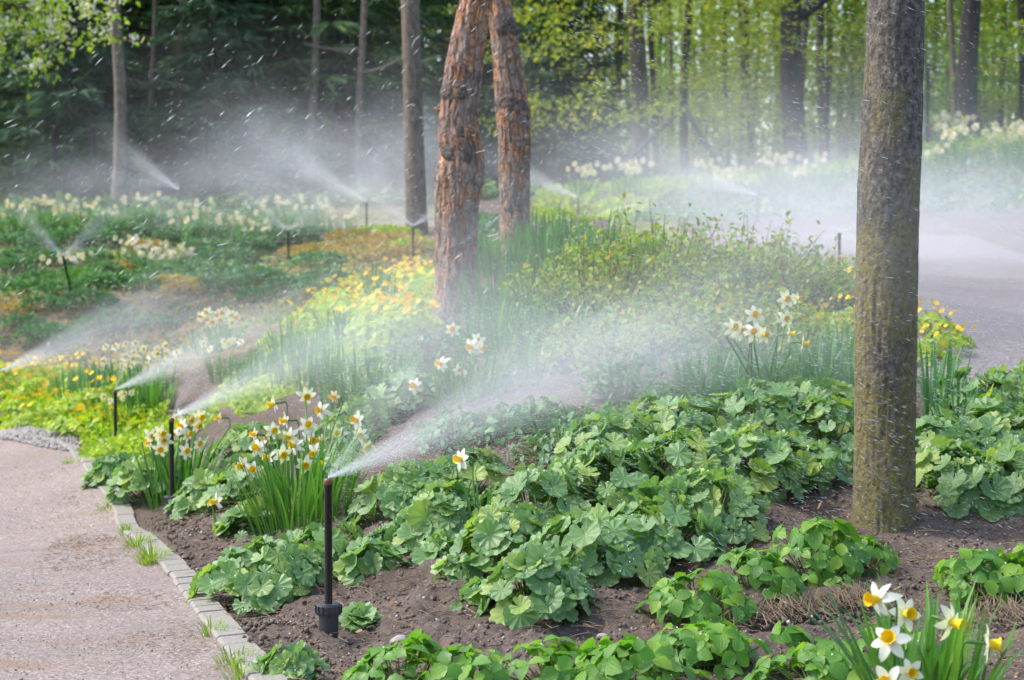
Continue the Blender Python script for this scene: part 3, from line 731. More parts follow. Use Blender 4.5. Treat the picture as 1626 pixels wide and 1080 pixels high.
# ------------------------------------------------------------------ forest
LEAF4 = ovate_leaf(0.62, 0, 0.15, 0.2, 2)
def woodland(nm, px, py, d, w, bend, mat, label, lim=(), crown=None, cat='tree', group=None, h=8.5):
    b = on(px, d); wr = w / F * d * 0.5; r = empty('tree', b); tag(r, label, cat, group)
    zz = np.linspace(-0.3, h, 26); t = np.clip(zz / h, 0, 1); dx = bend / F * d
    c = np.stack([dx * t + 0.05 * np.sin(zz * 1.3 + px), 0.06 * np.cos(zz + px), zz], 1)
    m = MB(); add_tube(m, c, wr * (1.08 - 0.55 * t) * np.where(t < 0.02, 1.25, 1), 14, bark=bark_fn(int(px) % 97, 0.07, 2.5, 3.0)); m.build('trunk', mat, r)
    rg = random.Random(int(px) + 5)
    for (z0, a, L, rise) in lim:
        i = int(np.argmin(abs(zz - z0))); p0 = c[i]; e = np.array([math.cos(a) * L, math.sin(a) * L, rise])
        m = MB(); add_tube(m, bez(p0, p0 + e * 0.5 + np.array([0, 0, -0.1]), p0 + e, 9), np.linspace(wr * 0.55, 0.012, 9), 8); m.build('limb', mat, r)
    if crown:
        o = bpy.data.objects.new('crown', crown); COL.objects.link(o); o.parent = r; o.rotation_euler = (0, 0, rg.uniform(0, 6.28)); s = rg.uniform(0.9, 1.12); o.scale = (s, s, 1)
    return r

def crown_mesh(seed, rad, z0, z1, n, mat, size, layered=True):
    """many leaves set along drooping twigs in tiers, with gaps between the sprays"""
    rg = np.random.default_rng(seed); m = MB(); k = n // 28; P0 = []
    for _ in range(k):
        z = rg.uniform(z0, z1); a = rg.uniform(0, 6.28); q = rad * (0.25 + 0.75 * rg.random() ** 0.6) * (1 - 0.35 * (z - z0) / (z1 - z0))
        c = np.array([math.cos(a) * q, math.sin(a) * q, z]); L = rg.uniform(0.35, 0.9); aa = a + rg.normal(0, 0.7)
        t = rg.random(28)[:, None]; d = np.array([math.cos(aa), math.sin(aa), -0.12])
        P0.append(c + d * L * (t - .5) + rg.normal(0, 1, (28, 3)) * np.array([0.16, 0.16, 0.06 if layered else 0.14]))
    P0 = np.concatenate(P0); nn = len(P0); nv = rnd_dirs(nn, 1.1, rg)
    m.inst(LEAF4, basis(nv, rg.uniform(0, 6.28, nn), rg.uniform(0.7, 1.3, nn) * size), P0)
    o = m.build('crown', mat, None, smooth=False); me = o.data; bpy.data.objects.remove(o); return me
CR_LIME = [crown_mesh(k, 2.2, 0.7, 8.5, 14000, M['beech'], 0.075) for k in (1, 2)]
CR_GREEN = [crown_mesh(k, 2.0, 0.4, 8.0, 13000, M['beech_green'], 0.072) for k in (3, 4)]

G_W = 'fresh green woodland trees behind the fence'
LIM = [(2.3, 0.3, 1.6, 1.2), (2.9, 2.7, 1.5, 1.3), (3.4, 5.0, 1.4, 1.2)]
woodland('t', 1012, 250, 28, 27, -10, M['bark_far'], 'forked brown tree beside the braced fence post', [(2.55, 0.05, 1.7, 0.75), (2.7, 3.0, 0.9, 1.1), (3.1, 1.6, 1.2, 1.3)], CR_LIME[0])
woodland('t', 1259, 240, 29, 35, -4, M['bark_dark'], 'thick dark trunk rising behind white daffodils on the bank', LIM, None)
woodland('t', 1537, 205, 29, 31, 4, M['bark_dark'], 'dark straight trunk above the lime bank, past the mossy trunk', LIM[:2], None)
woodland('t', 890, 260, 35, 21, -6, M['bark_dark'], 'dim dark trunk seen just past the thinner orange pine', LIM[1:], None)
woodland('t', 1090, 250, 32, 14, -4, M['bark_dark'], 'thin dark trunk right behind the braced fence post', (), None)
woodland('t', 978, 260, 31, 12, 6, M['bark_far'], 'thin brown trunk close beside the forked tree', (), None)
woodland('t', 188, 330, 27, 19, -4, M['bark_slim'], 'pale slender trunk before the dark spruces', [(3.2, 2.9, .8, 0.5), (3.8, 0.4, .9, 0.5)], None)
for i, (px, d, w, cr, mt) in enumerate([(1188, 36, 11, 0, 'bark_dark'), (1150, 38, 8, 2, 'bark_far'), (1302, 34, 14, 1, 'bark_far'), (1352, 40, 10, 0, 'bark_far'), (1480, 38, 9, 3, 'bark_far'), (1588, 36, 9, 1, 'bark_dark'),
                                      (1622, 32, 18, 2, 'bark_dark'), (1690, 34, 14, 0, 'bark_far'), (1500, 42, 12, 0, 'bark_dark'), (1420, 36, 12, 2, 'bark_dark'), (1230, 44, 12, 1, 'bark_far'), (1050, 42, 10, 0, 'bark_far'), (945, 44, 12, 1, 'bark_far'), (1115, 45, 9, 3, 'bark_dark'), (1560, 46, 10, 0, 'bark_far'), (780, 44, 12, 1, 'bark_far'), (700, 47, 10, 0, 'bark_far'), (1780, 30, 14, 1, 'bark_far')]):
    woodland('t', px, 240, d, w, ((i * 37) % 13) - 6, M[mt], 'slender woodland tree with fresh lime foliage deep behind the fence', (), (CR_LIME + CR_GREEN)[cr], 'tree', G_W)

for i in range(26):
    px = 900 + (i * 137) % 860; d = 31 + (i * 53) % 17
    woodland('t', px, 240, d, 5 + (i * 29) % 8, ((i * 37) % 17) - 8, M[('bark_far', 'bark_dark', 'bark_slim')[i % 3]], 'thin bare stem among the woodland trees deep behind the fence', (), None, 'tree', 'thin bare stems in the woodland')

# spruces: drooping boughs of many thin sprays
BLADE = (np.array([(-.5, 0, 0), (.5, 0, 0), (.35, .6, -.05), (0, 1, -.16), (-.35, .6, -.05)], float)[[0, 1, 2, 4, 3]], np.array([(0, 1, 2, 3)]), np.zeros((5, 2)))
BLADE = (np.array([(-.10, 0, 0), (.10, 0, 0), (.05, 1, -.12), (-.05, 1, -.12)], float), np.array([(0, 1, 2, 3)]), np.zeros((4, 2)))
def spruce_crown(seed, h, rad, mat, dens=1.0, z0=0.35, droop=0.35):
    rg = np.random.default_rng(seed); m = MB(); Y = []; N = []; T = []; S = []
    z = z0
    while z < h - 0.3:
        nb = 7; R0 = rad * (1 - z / h) ** 0.8 * rg.uniform(0.8, 1.1)
        for b in range(nb):
            a = b * 6.283 / nb + rg.uniform(-.4, .4); L = R0 * rg.uniform(0.65, 1.1); k = max(8, int(46 * L * dens))
            t = rg.random(k) ** 0.7; rr = t * L; zz = z + rg.normal(0, .04) - droop * rr * rr / max(L, .3) * 0.6 + 0.15 * rr
            d = np.array([math.cos(a), math.sin(a), 0]); sd = np.array([-d[1], d[0], 0])
            side = rg.choice([-1, 1], k); w = rg.uniform(0.05, 0.34, k) * (1 - t * 0.6)
            T.append(d[None] * rr[:, None] + sd[None] * (side * w)[:, None] + np.c_[0 * rr, 0 * rr, zz - w * 0.25])
            Y.append(d[None] * 0.6 + sd[None] * (side * 0.7)[:, None] + rg.normal(0, .25, (k, 3)) + np.array([0, 0, -0.28])); N.append(rnd_dirs(k, 1.2, rg)); S.append(rg.uniform(0.14, 0.30, k))
        z += 0.26
    m.inst(BLADE, along(np.concatenate(Y), np.concatenate(N), np.concatenate(S)), np.concatenate(T))
    o = m.build('crown', mat, None, smooth=False); me = o.data; bpy.data.objects.remove(o); return me
SPR = [spruce_crown(k, 9.5, 2.6, M['needle'], 1.25) for k in (1, 2, 3)]
SPB = spruce_crown(9, 6.0, 1.5, M['needle_blue'], 1.3, 0.3, 0.1)
SL = {0: 'dark spruce at the left end of the row, behind the cherry blossom', 3: 'dark spruce just behind the pale slender trunk', 7: 'dark spruce closest behind the slim grey trunk'}
for i, (px, d, s) in enumerate([(-70, 31, 1.0), (20, 36, 1.05), (110, 31.5, .95), (215, 33, 1.1), (300, 38, 1.0), (370, 31.5, .95), (455, 35, 1.1), (545, 31.5, 1.0), (620, 36, 1.0), (-180, 34, 1.1), (160, 41, 1.2), (420, 43, 1.2), (60, 46, 1.2), (540, 44, 1.2), (300, 47, 1.2), (-300, 38, 1.2)]):
    b = on(px, d); r = empty('spruce_tree', b, i * 1.7, s)
    tag(r, SL.get(i, 'dark green spruce with drooping boughs in the shady row'), 'spruce', None if i in SL else 'dark spruces in the shady row')
    m = MB(); zz = np.linspace(-0.3, 9.5, 12); add_tube(m, np.c_[0 * zz, 0 * zz, zz], 0.15 * (1.05 - np.clip(zz, 0, 9.5) / 9.5), 10); m.build('trunk', M['bark_dark'], r)
    o = bpy.data.objects.new('crown', SPR[i % 3]); COL.objects.link(o); o.parent = r
for i, (px, d) in enumerate([(248, 30), (297, 30.2), (500, 29.6), (575, 29.4), (395, 30.5), (60, 30.3)]):
    woodland('t', px, 240, d, 9 + (i * 5) % 6, ((i * 37) % 17) - 8, M['bark_slim'], 'thin bare stem standing before the dark spruces', [(1.6 + .3 * i, 1.0 * i, .9, .1), (2.3, 2.5 + i, 1.0, .2)], None, 'tree', 'thin bare stems before the spruces')
for i, (px, d, lab) in enumerate([(112, 28.8, 'young sunlit conifer beside the pale slender trunk, before the spruces'), (345, 29.6, 'young blue-green conifer in front of the middle of the spruce row'), (905, 30.5, 'young blue-green conifer beside the thinner orange pine'), (860, 33, 'blue-green conifer partly hidden by the thinner orange pine'), (770, 36, 'blue-green conifer showing between the two orange pines')]):
    b = on(px, d); r = empty('conifer_tree', b, i * 2.1, 0.95); tag(r, lab, 'conifer')
    m = MB(); zz = np.linspace(-0.3, 6, 10); add_tube(m, np.c_[0 * zz, 0 * zz, zz], 0.07 * (1.05 - np.clip(zz, 0, 6) / 6), 8); m.build('trunk', M['bark_dark'], r)
    o = bpy.data.objects.new('crown', SPB); COL.objects.link(o); o.parent = r

# the wood farther off: one mass of leaves and thin stems
def far_wood(name, x0, x1, mat, size, n, label, seed, gap):
    rg = np.random.default_rng(seed); m = MB()
    x = rg.uniform(x0, x1, n); y = rg.uniform(52, 72, n); z = rg.uniform(0, 14, n)
    keep = fbm(np.stack([x * 0.30, y * 0.05, z * 1.1], 1), 4, seed) > gap - np.where(z < 4.5, .5, 0)
    p = np.stack([x, y, H(x, y) + z], 1)[keep]; k = len(p)
    m.inst(LEAF4, basis(rnd_dirs(k, 0.8, rg), rg.uniform(0, 6.28, k), rg.uniform(0.7, 1.3, k) * size), p, 0)
    for _ in range(60):
        xx = rg.uniform(x0, x1); q = rg.uniform(50, 66); zb = float(H(xx, q)); rr = rg.uniform(0.05, 0.14)
        add_tube(m, [(xx, q, zb - .3), (xx + rg.normal(0, .2), q, zb + 6), (xx + rg.normal(0, .4), q, zb + 14)], [rr, rr * .8, rr * .4], 6, 1)
    return tag(m.build(name, [mat, M['bark_dark']], None, smooth=False), label, 'woods', None, 'stuff')
far_wood('woods', -1, 26, M['beech'], 0.20, 42000, 'distant mass of lime spring foliage and thin stems', 71, -0.10)
far_wood('woods', -28, 0, M['needle'], 0.24, 60000, 'distant dark mass of evergreen foliage', 72, -0.6)

# wire fence along the edge of the wood
b0 = on(90, 28); fe = empty('wire_fence', b0); tag(fe, 'dark wire mesh fence on metal posts with one braced post, along the wood', 'fence')
FP = [(-60, 28), (90, 27.6), (152, 27.6), (330, 27.5), (555, 27.4), (718, 27.3), (880, 27.5), (1085, 27.5), (1312, 28.6), (1470, 29.2), (1618, 29.6), (1760, 30)]
tops = []
for px, d in FP:
    q = on(px, d); L = 1.25; m = MB(); lathe(m, [(0.0, -0.2), (0.032, -0.2), (0.032, L), (0.038, L), (0.034, L + 0.03), (0.0, L + 0.04)], q - b0, 12); m.build('post', M['post'], fe); tops.append(q)
for sx in (-1, 1):
    q = on(1085, 27.5); dx = sx * (1.05 if sx < 0 else 0.5); e = np.array([q[0] + dx, q[1] - 0.05, float(H(q[0] + dx, q[1])) + 0.15])
    m = MB(); add_tube(m, [q + np.array([0, -0.04, 1.02]) - b0, e - b0], 0.034, 10); m.build('brace', M['post'], fe)
m = MB()
for k in range(9):
    for a, c in zip(tops[:-1], tops[1:]): add_tube(m, [a + (0, 0, 0.1 + 0.14 * k) - b0, c + (0, 0, 0.1 + 0.14 * k) - b0], 0.0022, 4, cap=False)
for a, c in zip(tops[:-1], tops[1:]):
    for t in np.linspace(0, 1, 11)[:-1]:
        q = a + (c - a) * t - b0; add_tube(m, [q + (0, 0, .1), q + (0, 0, 1.22)], 0.002, 4, cap=False)
m.build('wire_mesh', M['post'], fe)

# blossoming cherry reaching in at the top corner
cb = on(-330, 15.0); r = empty('cherry_tree', cb); tag(r, 'cherry tree with white blossom and lime leaves, reaching in before the spruces', 'tree')
m = MB(); zz = np.linspace(-.2, 3.6, 14); add_tube(m, np.c_[0.1 * np.sin(zz), 0 * zz, zz], 0.09 * (1.05 - 0.12 * np.clip(zz, 0, 5)), 16, bark=bark_fn(5, .06, 3, 5)); m.build('trunk', M['bark_far'], r)
rg = np.random.default_rng(5); LP = []; BP = []
for (ex, ey, ed, sy) in [(60, 20, 15, 0.9), (150, 40, 15.4, .8), (215, 70, 15, .7), (40, 90, 14.6, .6), (110, 110, 15.2, .6), (200, 20, 15.6, .9), (-40, 60, 14.8, .7), (90, -60, 15, 1.1), (230, -50, 15.4, 1.2), (20, -30, 15.3, 1.0), (130, -10, 14.7, 1.0), (-60, 130, 15, .4)]:
    e = P(ex, ey, ed); s = cb + np.array([0.1, 0, rg.uniform(1.7, 3.2)]); mid = (s + e) / 2 + np.array([0, 0, 0.25]); c = bez(s, mid, e, 14)
    m = MB(); add_tube(m, c - cb, np.linspace(0.022, 0.004, 14), 7); m.build('limb', M['bark_far'], r)
    for k in range(60):
        t = rg.uniform(0.35, 1.0); q = c[int(t * 13)] + rg.normal(0, 1, 3) * np.array([.13, .13, .10]); 
        LP.append(q + rg.normal(0, .03, (6, 3)))
        if rg.random() < 0.42: BP.append(q + rg.normal(0, .035, (9, 3)))
LP = np.concatenate(LP) - cb; BP = np.concatenate(BP) - cb
m = MB(); m.inst(ovate_leaf(0.6, 0, .2, .3, 3), basis(rnd_dirs(len(LP), .6, rg), rg.uniform(0, 6.28, len(LP)), rg.uniform(.032, .055, len(LP))), LP); m.build('crown', M['lime'], r)
def flower5(k=5, w=0.62):
    V = []; Q = []; 
    for i in range(k):
        a = i * 2 * math.pi / k; pts = [(0, 0.05, 0), (-w * .45, .55, .12), (0, 1, .22), (w * .45, .55, .12)]
        n0 = len(V); V += [(x * math.cos(a) - y * math.sin(a), x * math.sin(a) + y * math.cos(a), z) for x, y, z in pts]; Q.append((n0, n0 + 3, n0 + 2, n0 + 1))
    return np.array(V), np.array(Q), np.zeros((len(V), 2))
FL5 = flower5()
m = MB(); m.inst(FL5, basis(rnd_dirs(len(BP), .3, rg), rg.uniform(0, 6.28, len(BP)), rg.uniform(.016, .024, len(BP))), BP); m.build('blossom', M['tepal'], r)

# ------------------------------------------------------------------ low plants
def mantle_clump(b, rad, hgt, n, label, seed, size=0.040, mat='mantle', protos=None, group=None, name='lady_mantle', dew=2.2, squash=1.0, rot=0.0, base_name='foliage', cat='plant'):
    """a dome of round scalloped leaves on stalks"""
    b = np.asarray(b, float); rg = np.random.default_rng(seed); r = empty(name, b); tag(r, label, cat, group)
    protos = protos or MANTLE; m = MB()
    q = np.sqrt(rg.random(n)) ; a = rg.uniform(0, 6.283, n); rr = q * rad * (1 + 0.14 * np.sin(3 * a + seed))
    x, y = np.cos(a) * rr, np.sin(a) * rr * squash
    if rot: x, y = x * math.cos(rot) - y * math.sin(rot), x * math.sin(rot) + y * math.cos(rot)
    gz = H(b[0] + x, b[1] + y) - b[2]
    z = gz + hgt * np.sqrt(np.clip(1 - q ** 2.4, 0.03, 1)) * rg.uniform(0.70, 1.06, n) * (1 + 0.25 * fbm(np.stack([x * 6, y * 6, 0 * x], 1), 2, seed))
    low = rg.random(n) < 0.16; z = np.where(low, gz + hgt * rg.uniform(0.15, 0.55, n), z)
    out = np.stack([x / rad * 1.05, y / rad * 1.05 - 0.16, np.full(n, 0.85)], 1) + rg.normal(0, 0.30, (n, 3))
    sc = size * rg.uniform(0.66, 1.22, n) * np.where(q > .9, .85, 1); Tm = np.stack([x, y, z], 1)
    oxy = np.stack([np.cos(a), np.sin(a), 0 * a], 1) + rg.normal(0, .5, (n, 3)) * np.array([1, 1, .1])
    nrm = out / np.linalg.norm(out, axis=1)[:, None]; yv = oxy - nrm * (oxy * nrm).sum(1)[:, None]
    Mx = along(yv, nrm, sc)
    pick = rg.integers(0, len(protos), n)
    for k, pr in enumerate(protos):
        s = pick == k
        if s.any(): m.inst(pr, Mx[s], Tm[s], 0)
    for k in range(0, n):                                   # stalks
        p1 = Tm[k]; p0 = np.array([x[k] * 0.35, y[k] * 0.35, gz[k] * 0.35 - 0.01]); add_tube(m, bez(p0, (p0 + p1) / 2 + np.array([0, 0, hgt * .12]), p1, 4), 0.0016, 3, 1, cap=False)
    nb = int(n * dew)
    if nb:
        w = rg.integers(0, n, nb); t = rg.uniform(0, 6.28, nb); u = np.sqrt(rg.random(nb)) * 0.85
        loc = np.stack([np.sin(t) * u, np.cos(t) * u, 0.16 * u ** 1.6 + 0.05], 1); pos = np.einsum('kij,kj->ki', Mx[w], loc) + Tm[w]
        m.inst(BEAD, basis(nrm[w], t, 0.0004 + 0.0017 * rg.random(nb) ** 2.5), pos, 2)
    m.build(base_name, [M[mat], M['petiole'], M['dew']], r)
    return r

def base_at(px, py):
    return G(px, py)

LM = [  # (pixel of the clump's foot, radius, height, leaves, label)
 (420,950,.165,.145,86,'rounded lady\'s mantle clump hanging over the kerb, just behind the closest sprinkler\'s foot'),
 (500,905,.125,.12,50,'lady\'s mantle clump whose leaves stand right behind the closest sprinkler\'s riser'),
 (585,915,.075,.10,26,'small upright lady\'s mantle clump on the bed side of the closest sprinkler'),
 (325,812,.13,.14,52,'lady\'s mantle clump filling the gap between the kerbside sprinkler and the dense daffodil clump'),
 (385,795,.12,.14,40,'lady\'s mantle clump at the path side foot of the dense daffodil clump'),
 (235,785,.15,.15,60,'dark lady\'s mantle clump at the kerb in front of the second sprinkler\'s daffodils'),
 (180,765,.10,.12,40,'lady\'s mantle clump touching the kerb, next to the lime ground cover'),
 (395,850,.09,.10,34,'low lady\'s mantle clump joining the overhanging kerb clump to the plants behind it'),
 (700,890,.055,.06,20,'sparse low lady\'s mantle plant alone on soil, a step past the closest sprinkler'),
 (455,1075,.060,.055,34,'little crinkled lady\'s mantle plant at the kerb, nearest the camera on the path side'),
 (572,992,.03,.025,14,'tiny lady\'s mantle seedling on soil beside the closest sprinkler\'s foot'),
 (700,860,.105,.14,44,'lady\'s mantle clump under the lone single daffodil'),
 (640,810,.13,.15,48,'lady\'s mantle clump just past the dense daffodil leaves, over a soil hollow'),
 (730,800,.14,.15,50,'lady\'s mantle clump uphill of the lone single daffodil'),
 (845,978,.125,.15,62,'drooping lady\'s mantle clump at the lowest tip of the big swathe'),
 (800,900,.14,.16,62,'lady\'s mantle clump with a pale yellow-green leaf, on the swathe\'s path side end'),
 (935,915,.15,.17,70,'broad lady\'s mantle clump over bare soil, along the swathe\'s lower front'),
 (1040,880,.15,.17,70,'lady\'s mantle clump with one low round leaf near the soil, swathe front centre'),
 (1130,835,.14,.15,60,'lady\'s mantle clump at the swathe front, below the strawberry-leaved row'),
 (850,840,.16,.17,66,'lady\'s mantle clump in the swathe directly uphill of its yellow-leaved end'),
 (960,810,.17,.18,70,'lady\'s mantle clump in the very middle of the big swathe'),
 (1080,785,.17,.18,70,'lady\'s mantle clump in the swathe, between its middle and the mossy trunk'),
 (1190,775,.16,.17,66,'lady\'s mantle clump at the swathe end facing the mossy trunk'),
 (1270,765,.13,.14,50,'lady\'s mantle clump with a single leaf leaning out, closest to the mossy trunk'),
 (1310,720,.14,.17,56,'lady\'s mantle clump partly cut off by the mossy trunk'),
 (1200,705,.18,.18,66,'wet lady\'s mantle clump on the swathe crest below the misted daffodils'),
 (1290,680,.17,.16,60,'wet lady\'s mantle clump on the swathe crest nearest the trunk'),
 (1080,715,.18,.18,60,'lady\'s mantle clump on the swathe crest under the fine-leaved ferny plant'),
 (970,735,.16,.15,52,'lady\'s mantle clump along the top of the swathe, below the bare misted soil'),
 (1530,800,.17,.17,74,'big wet lady\'s mantle clump just beyond the mossy trunk, over bare soil'),
 (1625,810,.15,.17,56,'lady\'s mantle clump cut by the frame edge, over bare soil'),
 (1500,735,.13,.14,46,'lady\'s mantle clump squeezed between the trunk and a tall yellow-green leaf'),
 (1590,725,.17,.17,66,'lady\'s mantle clump around one large yellow-green leaf'),
 (1545,668,.17,.16,58,'lady\'s mantle clump close to the grey road\'s near corner'),
 (1625,660,.18,.16,58,'hazy lady\'s mantle clump lining the grey road, at the frame edge'),
 (1690,720,.18,.18,50,'lady\'s mantle clump just outside the frame beyond the road corner'),
 (560,690,.16,.13,46,'misted lady\'s mantle clump under the water jet, behind the dense daffodils'),
 (640,650,.18,.13,46,'misted lady\'s mantle clump before the six-flowered daffodil clump'),
 (590,610,.17,.12,40,'faint lady\'s mantle clump in spray, downhill of the thicker orange pine'),
 (390,735,.15,.14,46,'dark lady\'s mantle clump behind the dense daffodils on the path side'),
]
for i, (px, py, rad, h, n, lab) in enumerate(LM):
    mantle_clump(base_at(px, py), rad * 1.08, h * .88, int(n * 1.25), lab, 100 + i, 0.037 + 0.004 * ((i * 7) % 3) / 2, dew=4.5 if py > 690 else 2.0)
for i, (px, py, rad, h, n, lab) in enumerate([(655,850,.08,.07,26,'young lady\'s mantle plant in the soil hollow below the dense daffodils'), (620,865,.06,.05,18,'small lady\'s mantle plant on soil, just uphill of the closest sprinkler'), (760,965,.05,.05,16,'small lady\'s mantle plant on soil, path side of the drooping swathe tip'),
     (730,925,.06,.055,20,'small lady\'s mantle plant between the sparse low one and the swathe'), (1130,890,.06,.05,18,'small lady\'s mantle plant on soil between swathe and soil lip'), (900,960,.05,.045,16,'small lady\'s mantle plant in front of the broad clump at the swathe front')]):
    mantle_clump(base_at(px, py), rad, h, n, lab, 160 + i, .031, dew=4)
# stray big pale leaf beyond the trunk
mantle_clump(base_at(1580, 700), .03, .20, 3, 'single large yellow-green lady\'s mantle leaf standing above wet clumps', 77, 0.052, 'lime', [MANTLE[2]], dew=2)
mantle_clump(base_at(765, 900), .03, .13, 4, 'pale yellow-green lady\'s mantle leaves at the swathe end nearest the path', 78, 0.036, 'lime', [MANTLE[2]], dew=2)

FINE = [ovate_leaf(0.55, 1, .2, .35, 5), ovate_leaf(0.42, 1, .3, .2, 5)]
for i, (px, py, rad, h, n, lab) in enumerate([(900,730,.17,.10,150,'finely cut low green plant on bare misted soil above the swathe'), (990,640,.18,.17,190,'ferny soft green plant in mist in front of the ochre shrub'), (1060,660,.12,.13,100,'small ferny plant in mist beside the soft green one'),
     (900,585,.16,.10,120,'pale lime ferny plant on misted soil at the shrub\'s front'), (690,640,.16,.10,120,'low ferny plant misted between jet and six-flowered daffodils')]):
    mantle_clump(base_at(px, py), rad, h, n, lab, 200 + i, 0.034, 'tuft' if i != 3 else 'lime', FINE, name='ferny_plant', dew=.5)

for i, (px, py, rad, h, n, lab) in enumerate([(790,690,.17,.09,150,'spreading low ferny plant in mist, uphill of the lone single daffodil'), (850,680,.16,.09,140,'ferny plant over misted soil, middle of the bare patch'), (720,700,.15,.10,120,'ferny plant under the jet between daffodil clumps'), (930,690,.15,.09,120,'ferny plant along the upper edge of the swathe'), (800,620,.16,.09,110,'faint ferny plant in the thick of the spray'), (640,610,.16,.10,110,'ferny plant in spray downhill of the thicker pine'), (1000,690,.15,.10,120,'ferny plant where the swathe crest meets misted soil'), (680,560,.18,.10,120,'ferny plant at the foot of the thicker orange pine'), (560,720,.12,.10,90,'dark ferny plant right behind the closest jet')]):
    mantle_clump(base_at(px, py), rad, h, n, lab, 250 + i, 0.034, 'tuft', FINE, name='ferny_plant', dew=.5)

# strawberry-like plants: three toothed leaflets on each stalk
def trifoliate():
    V, Q, uv = ovate_leaf(0.78, 1, .30, .28, 7); VV = []; QQ = []; UU = []
    for k, a in enumerate((0, 1.75, -1.75)):
        c, s = math.cos(a), math.sin(a); W = V.copy(); W[:, 1] += 0.06; s_ = 1.0 if k == 0 else 0.88
        VV.append(np.stack([W[:, 0] * c - W[:, 1] * s, W[:, 0] * s + W[:, 1] * c, W[:, 2]], 1) * s_); QQ.append(Q + k * len(V)); UU.append(uv * np.array([5.0, 1]))
    return np.concatenate(VV), np.concatenate(QQ), np.concatenate(UU)
TRI = [trifoliate()]
for i, (px, py, rad, h, n, lab) in enumerate([(640,1120,.105,.085,42,'bright strawberry-leaved plant at the bottom edge in front of a grey stone'), (740,1130,.08,.09,26,'tall-leaved strawberry-like plant at the bottom edge, one leaf standing up'),
     (880,1110,.11,.07,44,'strawberry-leaved patch along the bottom edge, middle of the soil'), (1000,1120,.12,.09,50,'glossy strawberry-leaved patch at the bottom edge under the eroded soil lip'), (1110,1085,.12,.09,52,'wet strawberry-leaved patch below the eroded soil lip'),
     (1110,985,.12,.08,46,'strawberry-leaved plant on the path side end of the eroded soil lip'), (1200,950,.10,.085,40,'strawberry-leaved plant on the middle of the eroded soil lip'), (1300,925,.11,.115,52,'tallest strawberry-leaved plant, on the soil lip in front of the mossy trunk'),
     (1370,915,.08,.09,26,'strawberry-leaved plant just above the front daffodil\'s highest flower'), (1560,955,.10,.10,44,'strawberry-leaved plant behind the front daffodil clump'), (1630,960,.10,.10,36,'strawberry-leaved plant cut by the frame edge behind the front daffodils'),
     (1300,1110,.12,.07,44,'strawberry-leaved plant low at the path side of the front daffodil clump'), (1410,1060,.09,.06,28,'strawberry leaves peeping through the front daffodil leaves'), (1255,1030,.03,.03,8,'tiny strawberry seedling in the dark hollow under the soil lip')]):
    mantle_clump(base_at(px, py - (22 if py > 1080 else 6)), rad * 1.15, h * 1.15, n, lab, 300 + i, 0.042, 'straw', TRI, name='strawberry_plant', dew=1.2)

# dry roots hanging from the eroded soil lip
def root_mat(px0, py0, px1, py1, n, label, seed):
    rg = np.random.default_rng(seed); a, b = G(px0, py0), G(px1, py1); m = MB()
    for _ in range(n):
        t = rg.random(); p = a + (b - a) * t + np.array([0, rg.normal(0, .03), .035 + rg.uniform(-.03, .01)]); L = rg.uniform(.04, .11); an = rg.normal(0, .8)
        e = p + np.array([math.sin(an) * L * .7, -L * rg.uniform(.3, 1.0), -L * rg.uniform(.3, .8)]); e[2] = max(e[2], float(H(e[0], e[1])) + .003)
        add_tube(m, bez(p, (p + e) / 2 + rg.normal(0, .012, 3), e, 5), rg.uniform(.0006, .0016), 4, cap=False)
    return tag(m.build('dry_roots', M['twig'], None, origin=a), label, 'roots', None, 'stuff')
root_mat(1150, 985, 1390, 945, 340, 'mat of dry brown roots hanging from the eroded soil lip', 5)
root_mat(1540, 965, 1640, 975, 110, 'dry brown roots under the strawberry-leaved plant', 6)
root_mat(770, 965, 960, 930, 60, 'dry stalks under the swathe tip', 7)

# ------------------------------------------------------------------ daffodils
def tepal_proto(refl):
    rows = 6; V = []; uv = []
    for k in range(rows + 1):
        t = k / rows; w = 0.27 * math.sin(math.pi * (0.12 + 0.86 * t)) ** 0.75 * (1 if t < 1 else 0.1)
        for sx in (-1, -.5, 0, .5, 1): V.append((sx * w, 0.10 + t * 0.95, 0.10 * math.sin(t * 2.2) - refl * t * t + 0.10 * (abs(sx) - .4) * w)); uv.append((sx * .5 + .5, t))
    Q = [(k * 5 + c, k * 5 + c + 1, k * 5 + 6 + c, k * 5 + 5 + c) for k in range(rows) for c in range(4)]
    return np.array(V), np.array(Q), np.array(uv)
def corolla(refl, seed):
    V, Q, uv = tepal_proto(refl); VV = []; QQ = []; UU = []; rg = np.random.default_rng(seed)
    for k in range(6):
        a = k * math.pi / 3 + rg.normal(0, .09); c, s = math.cos(a), math.sin(a); W = V.copy(); W[:, 2] += (0.02 if k % 2 else -0.02) + rg.normal(0, .12) * W[:, 1] ** 2
        W[:, 0] = W[:, 0] * math.cos(rg.normal(0, .25)); W[:, :2] *= rg.uniform(.9, 1.06)
        VV.append(np.stack([W[:, 0] * c - W[:, 1] * s, W[:, 0] * s + W[:, 1] * c, W[:, 2]], 1)); QQ.append(Q + k * len(V)); UU.append(uv)
    return np.concatenate(VV), np.concatenate(QQ), np.concatenate(UU)
CORO = [corolla(r, i) for i, r in enumerate((0.0, 0.15, 0.32, 0.5))]
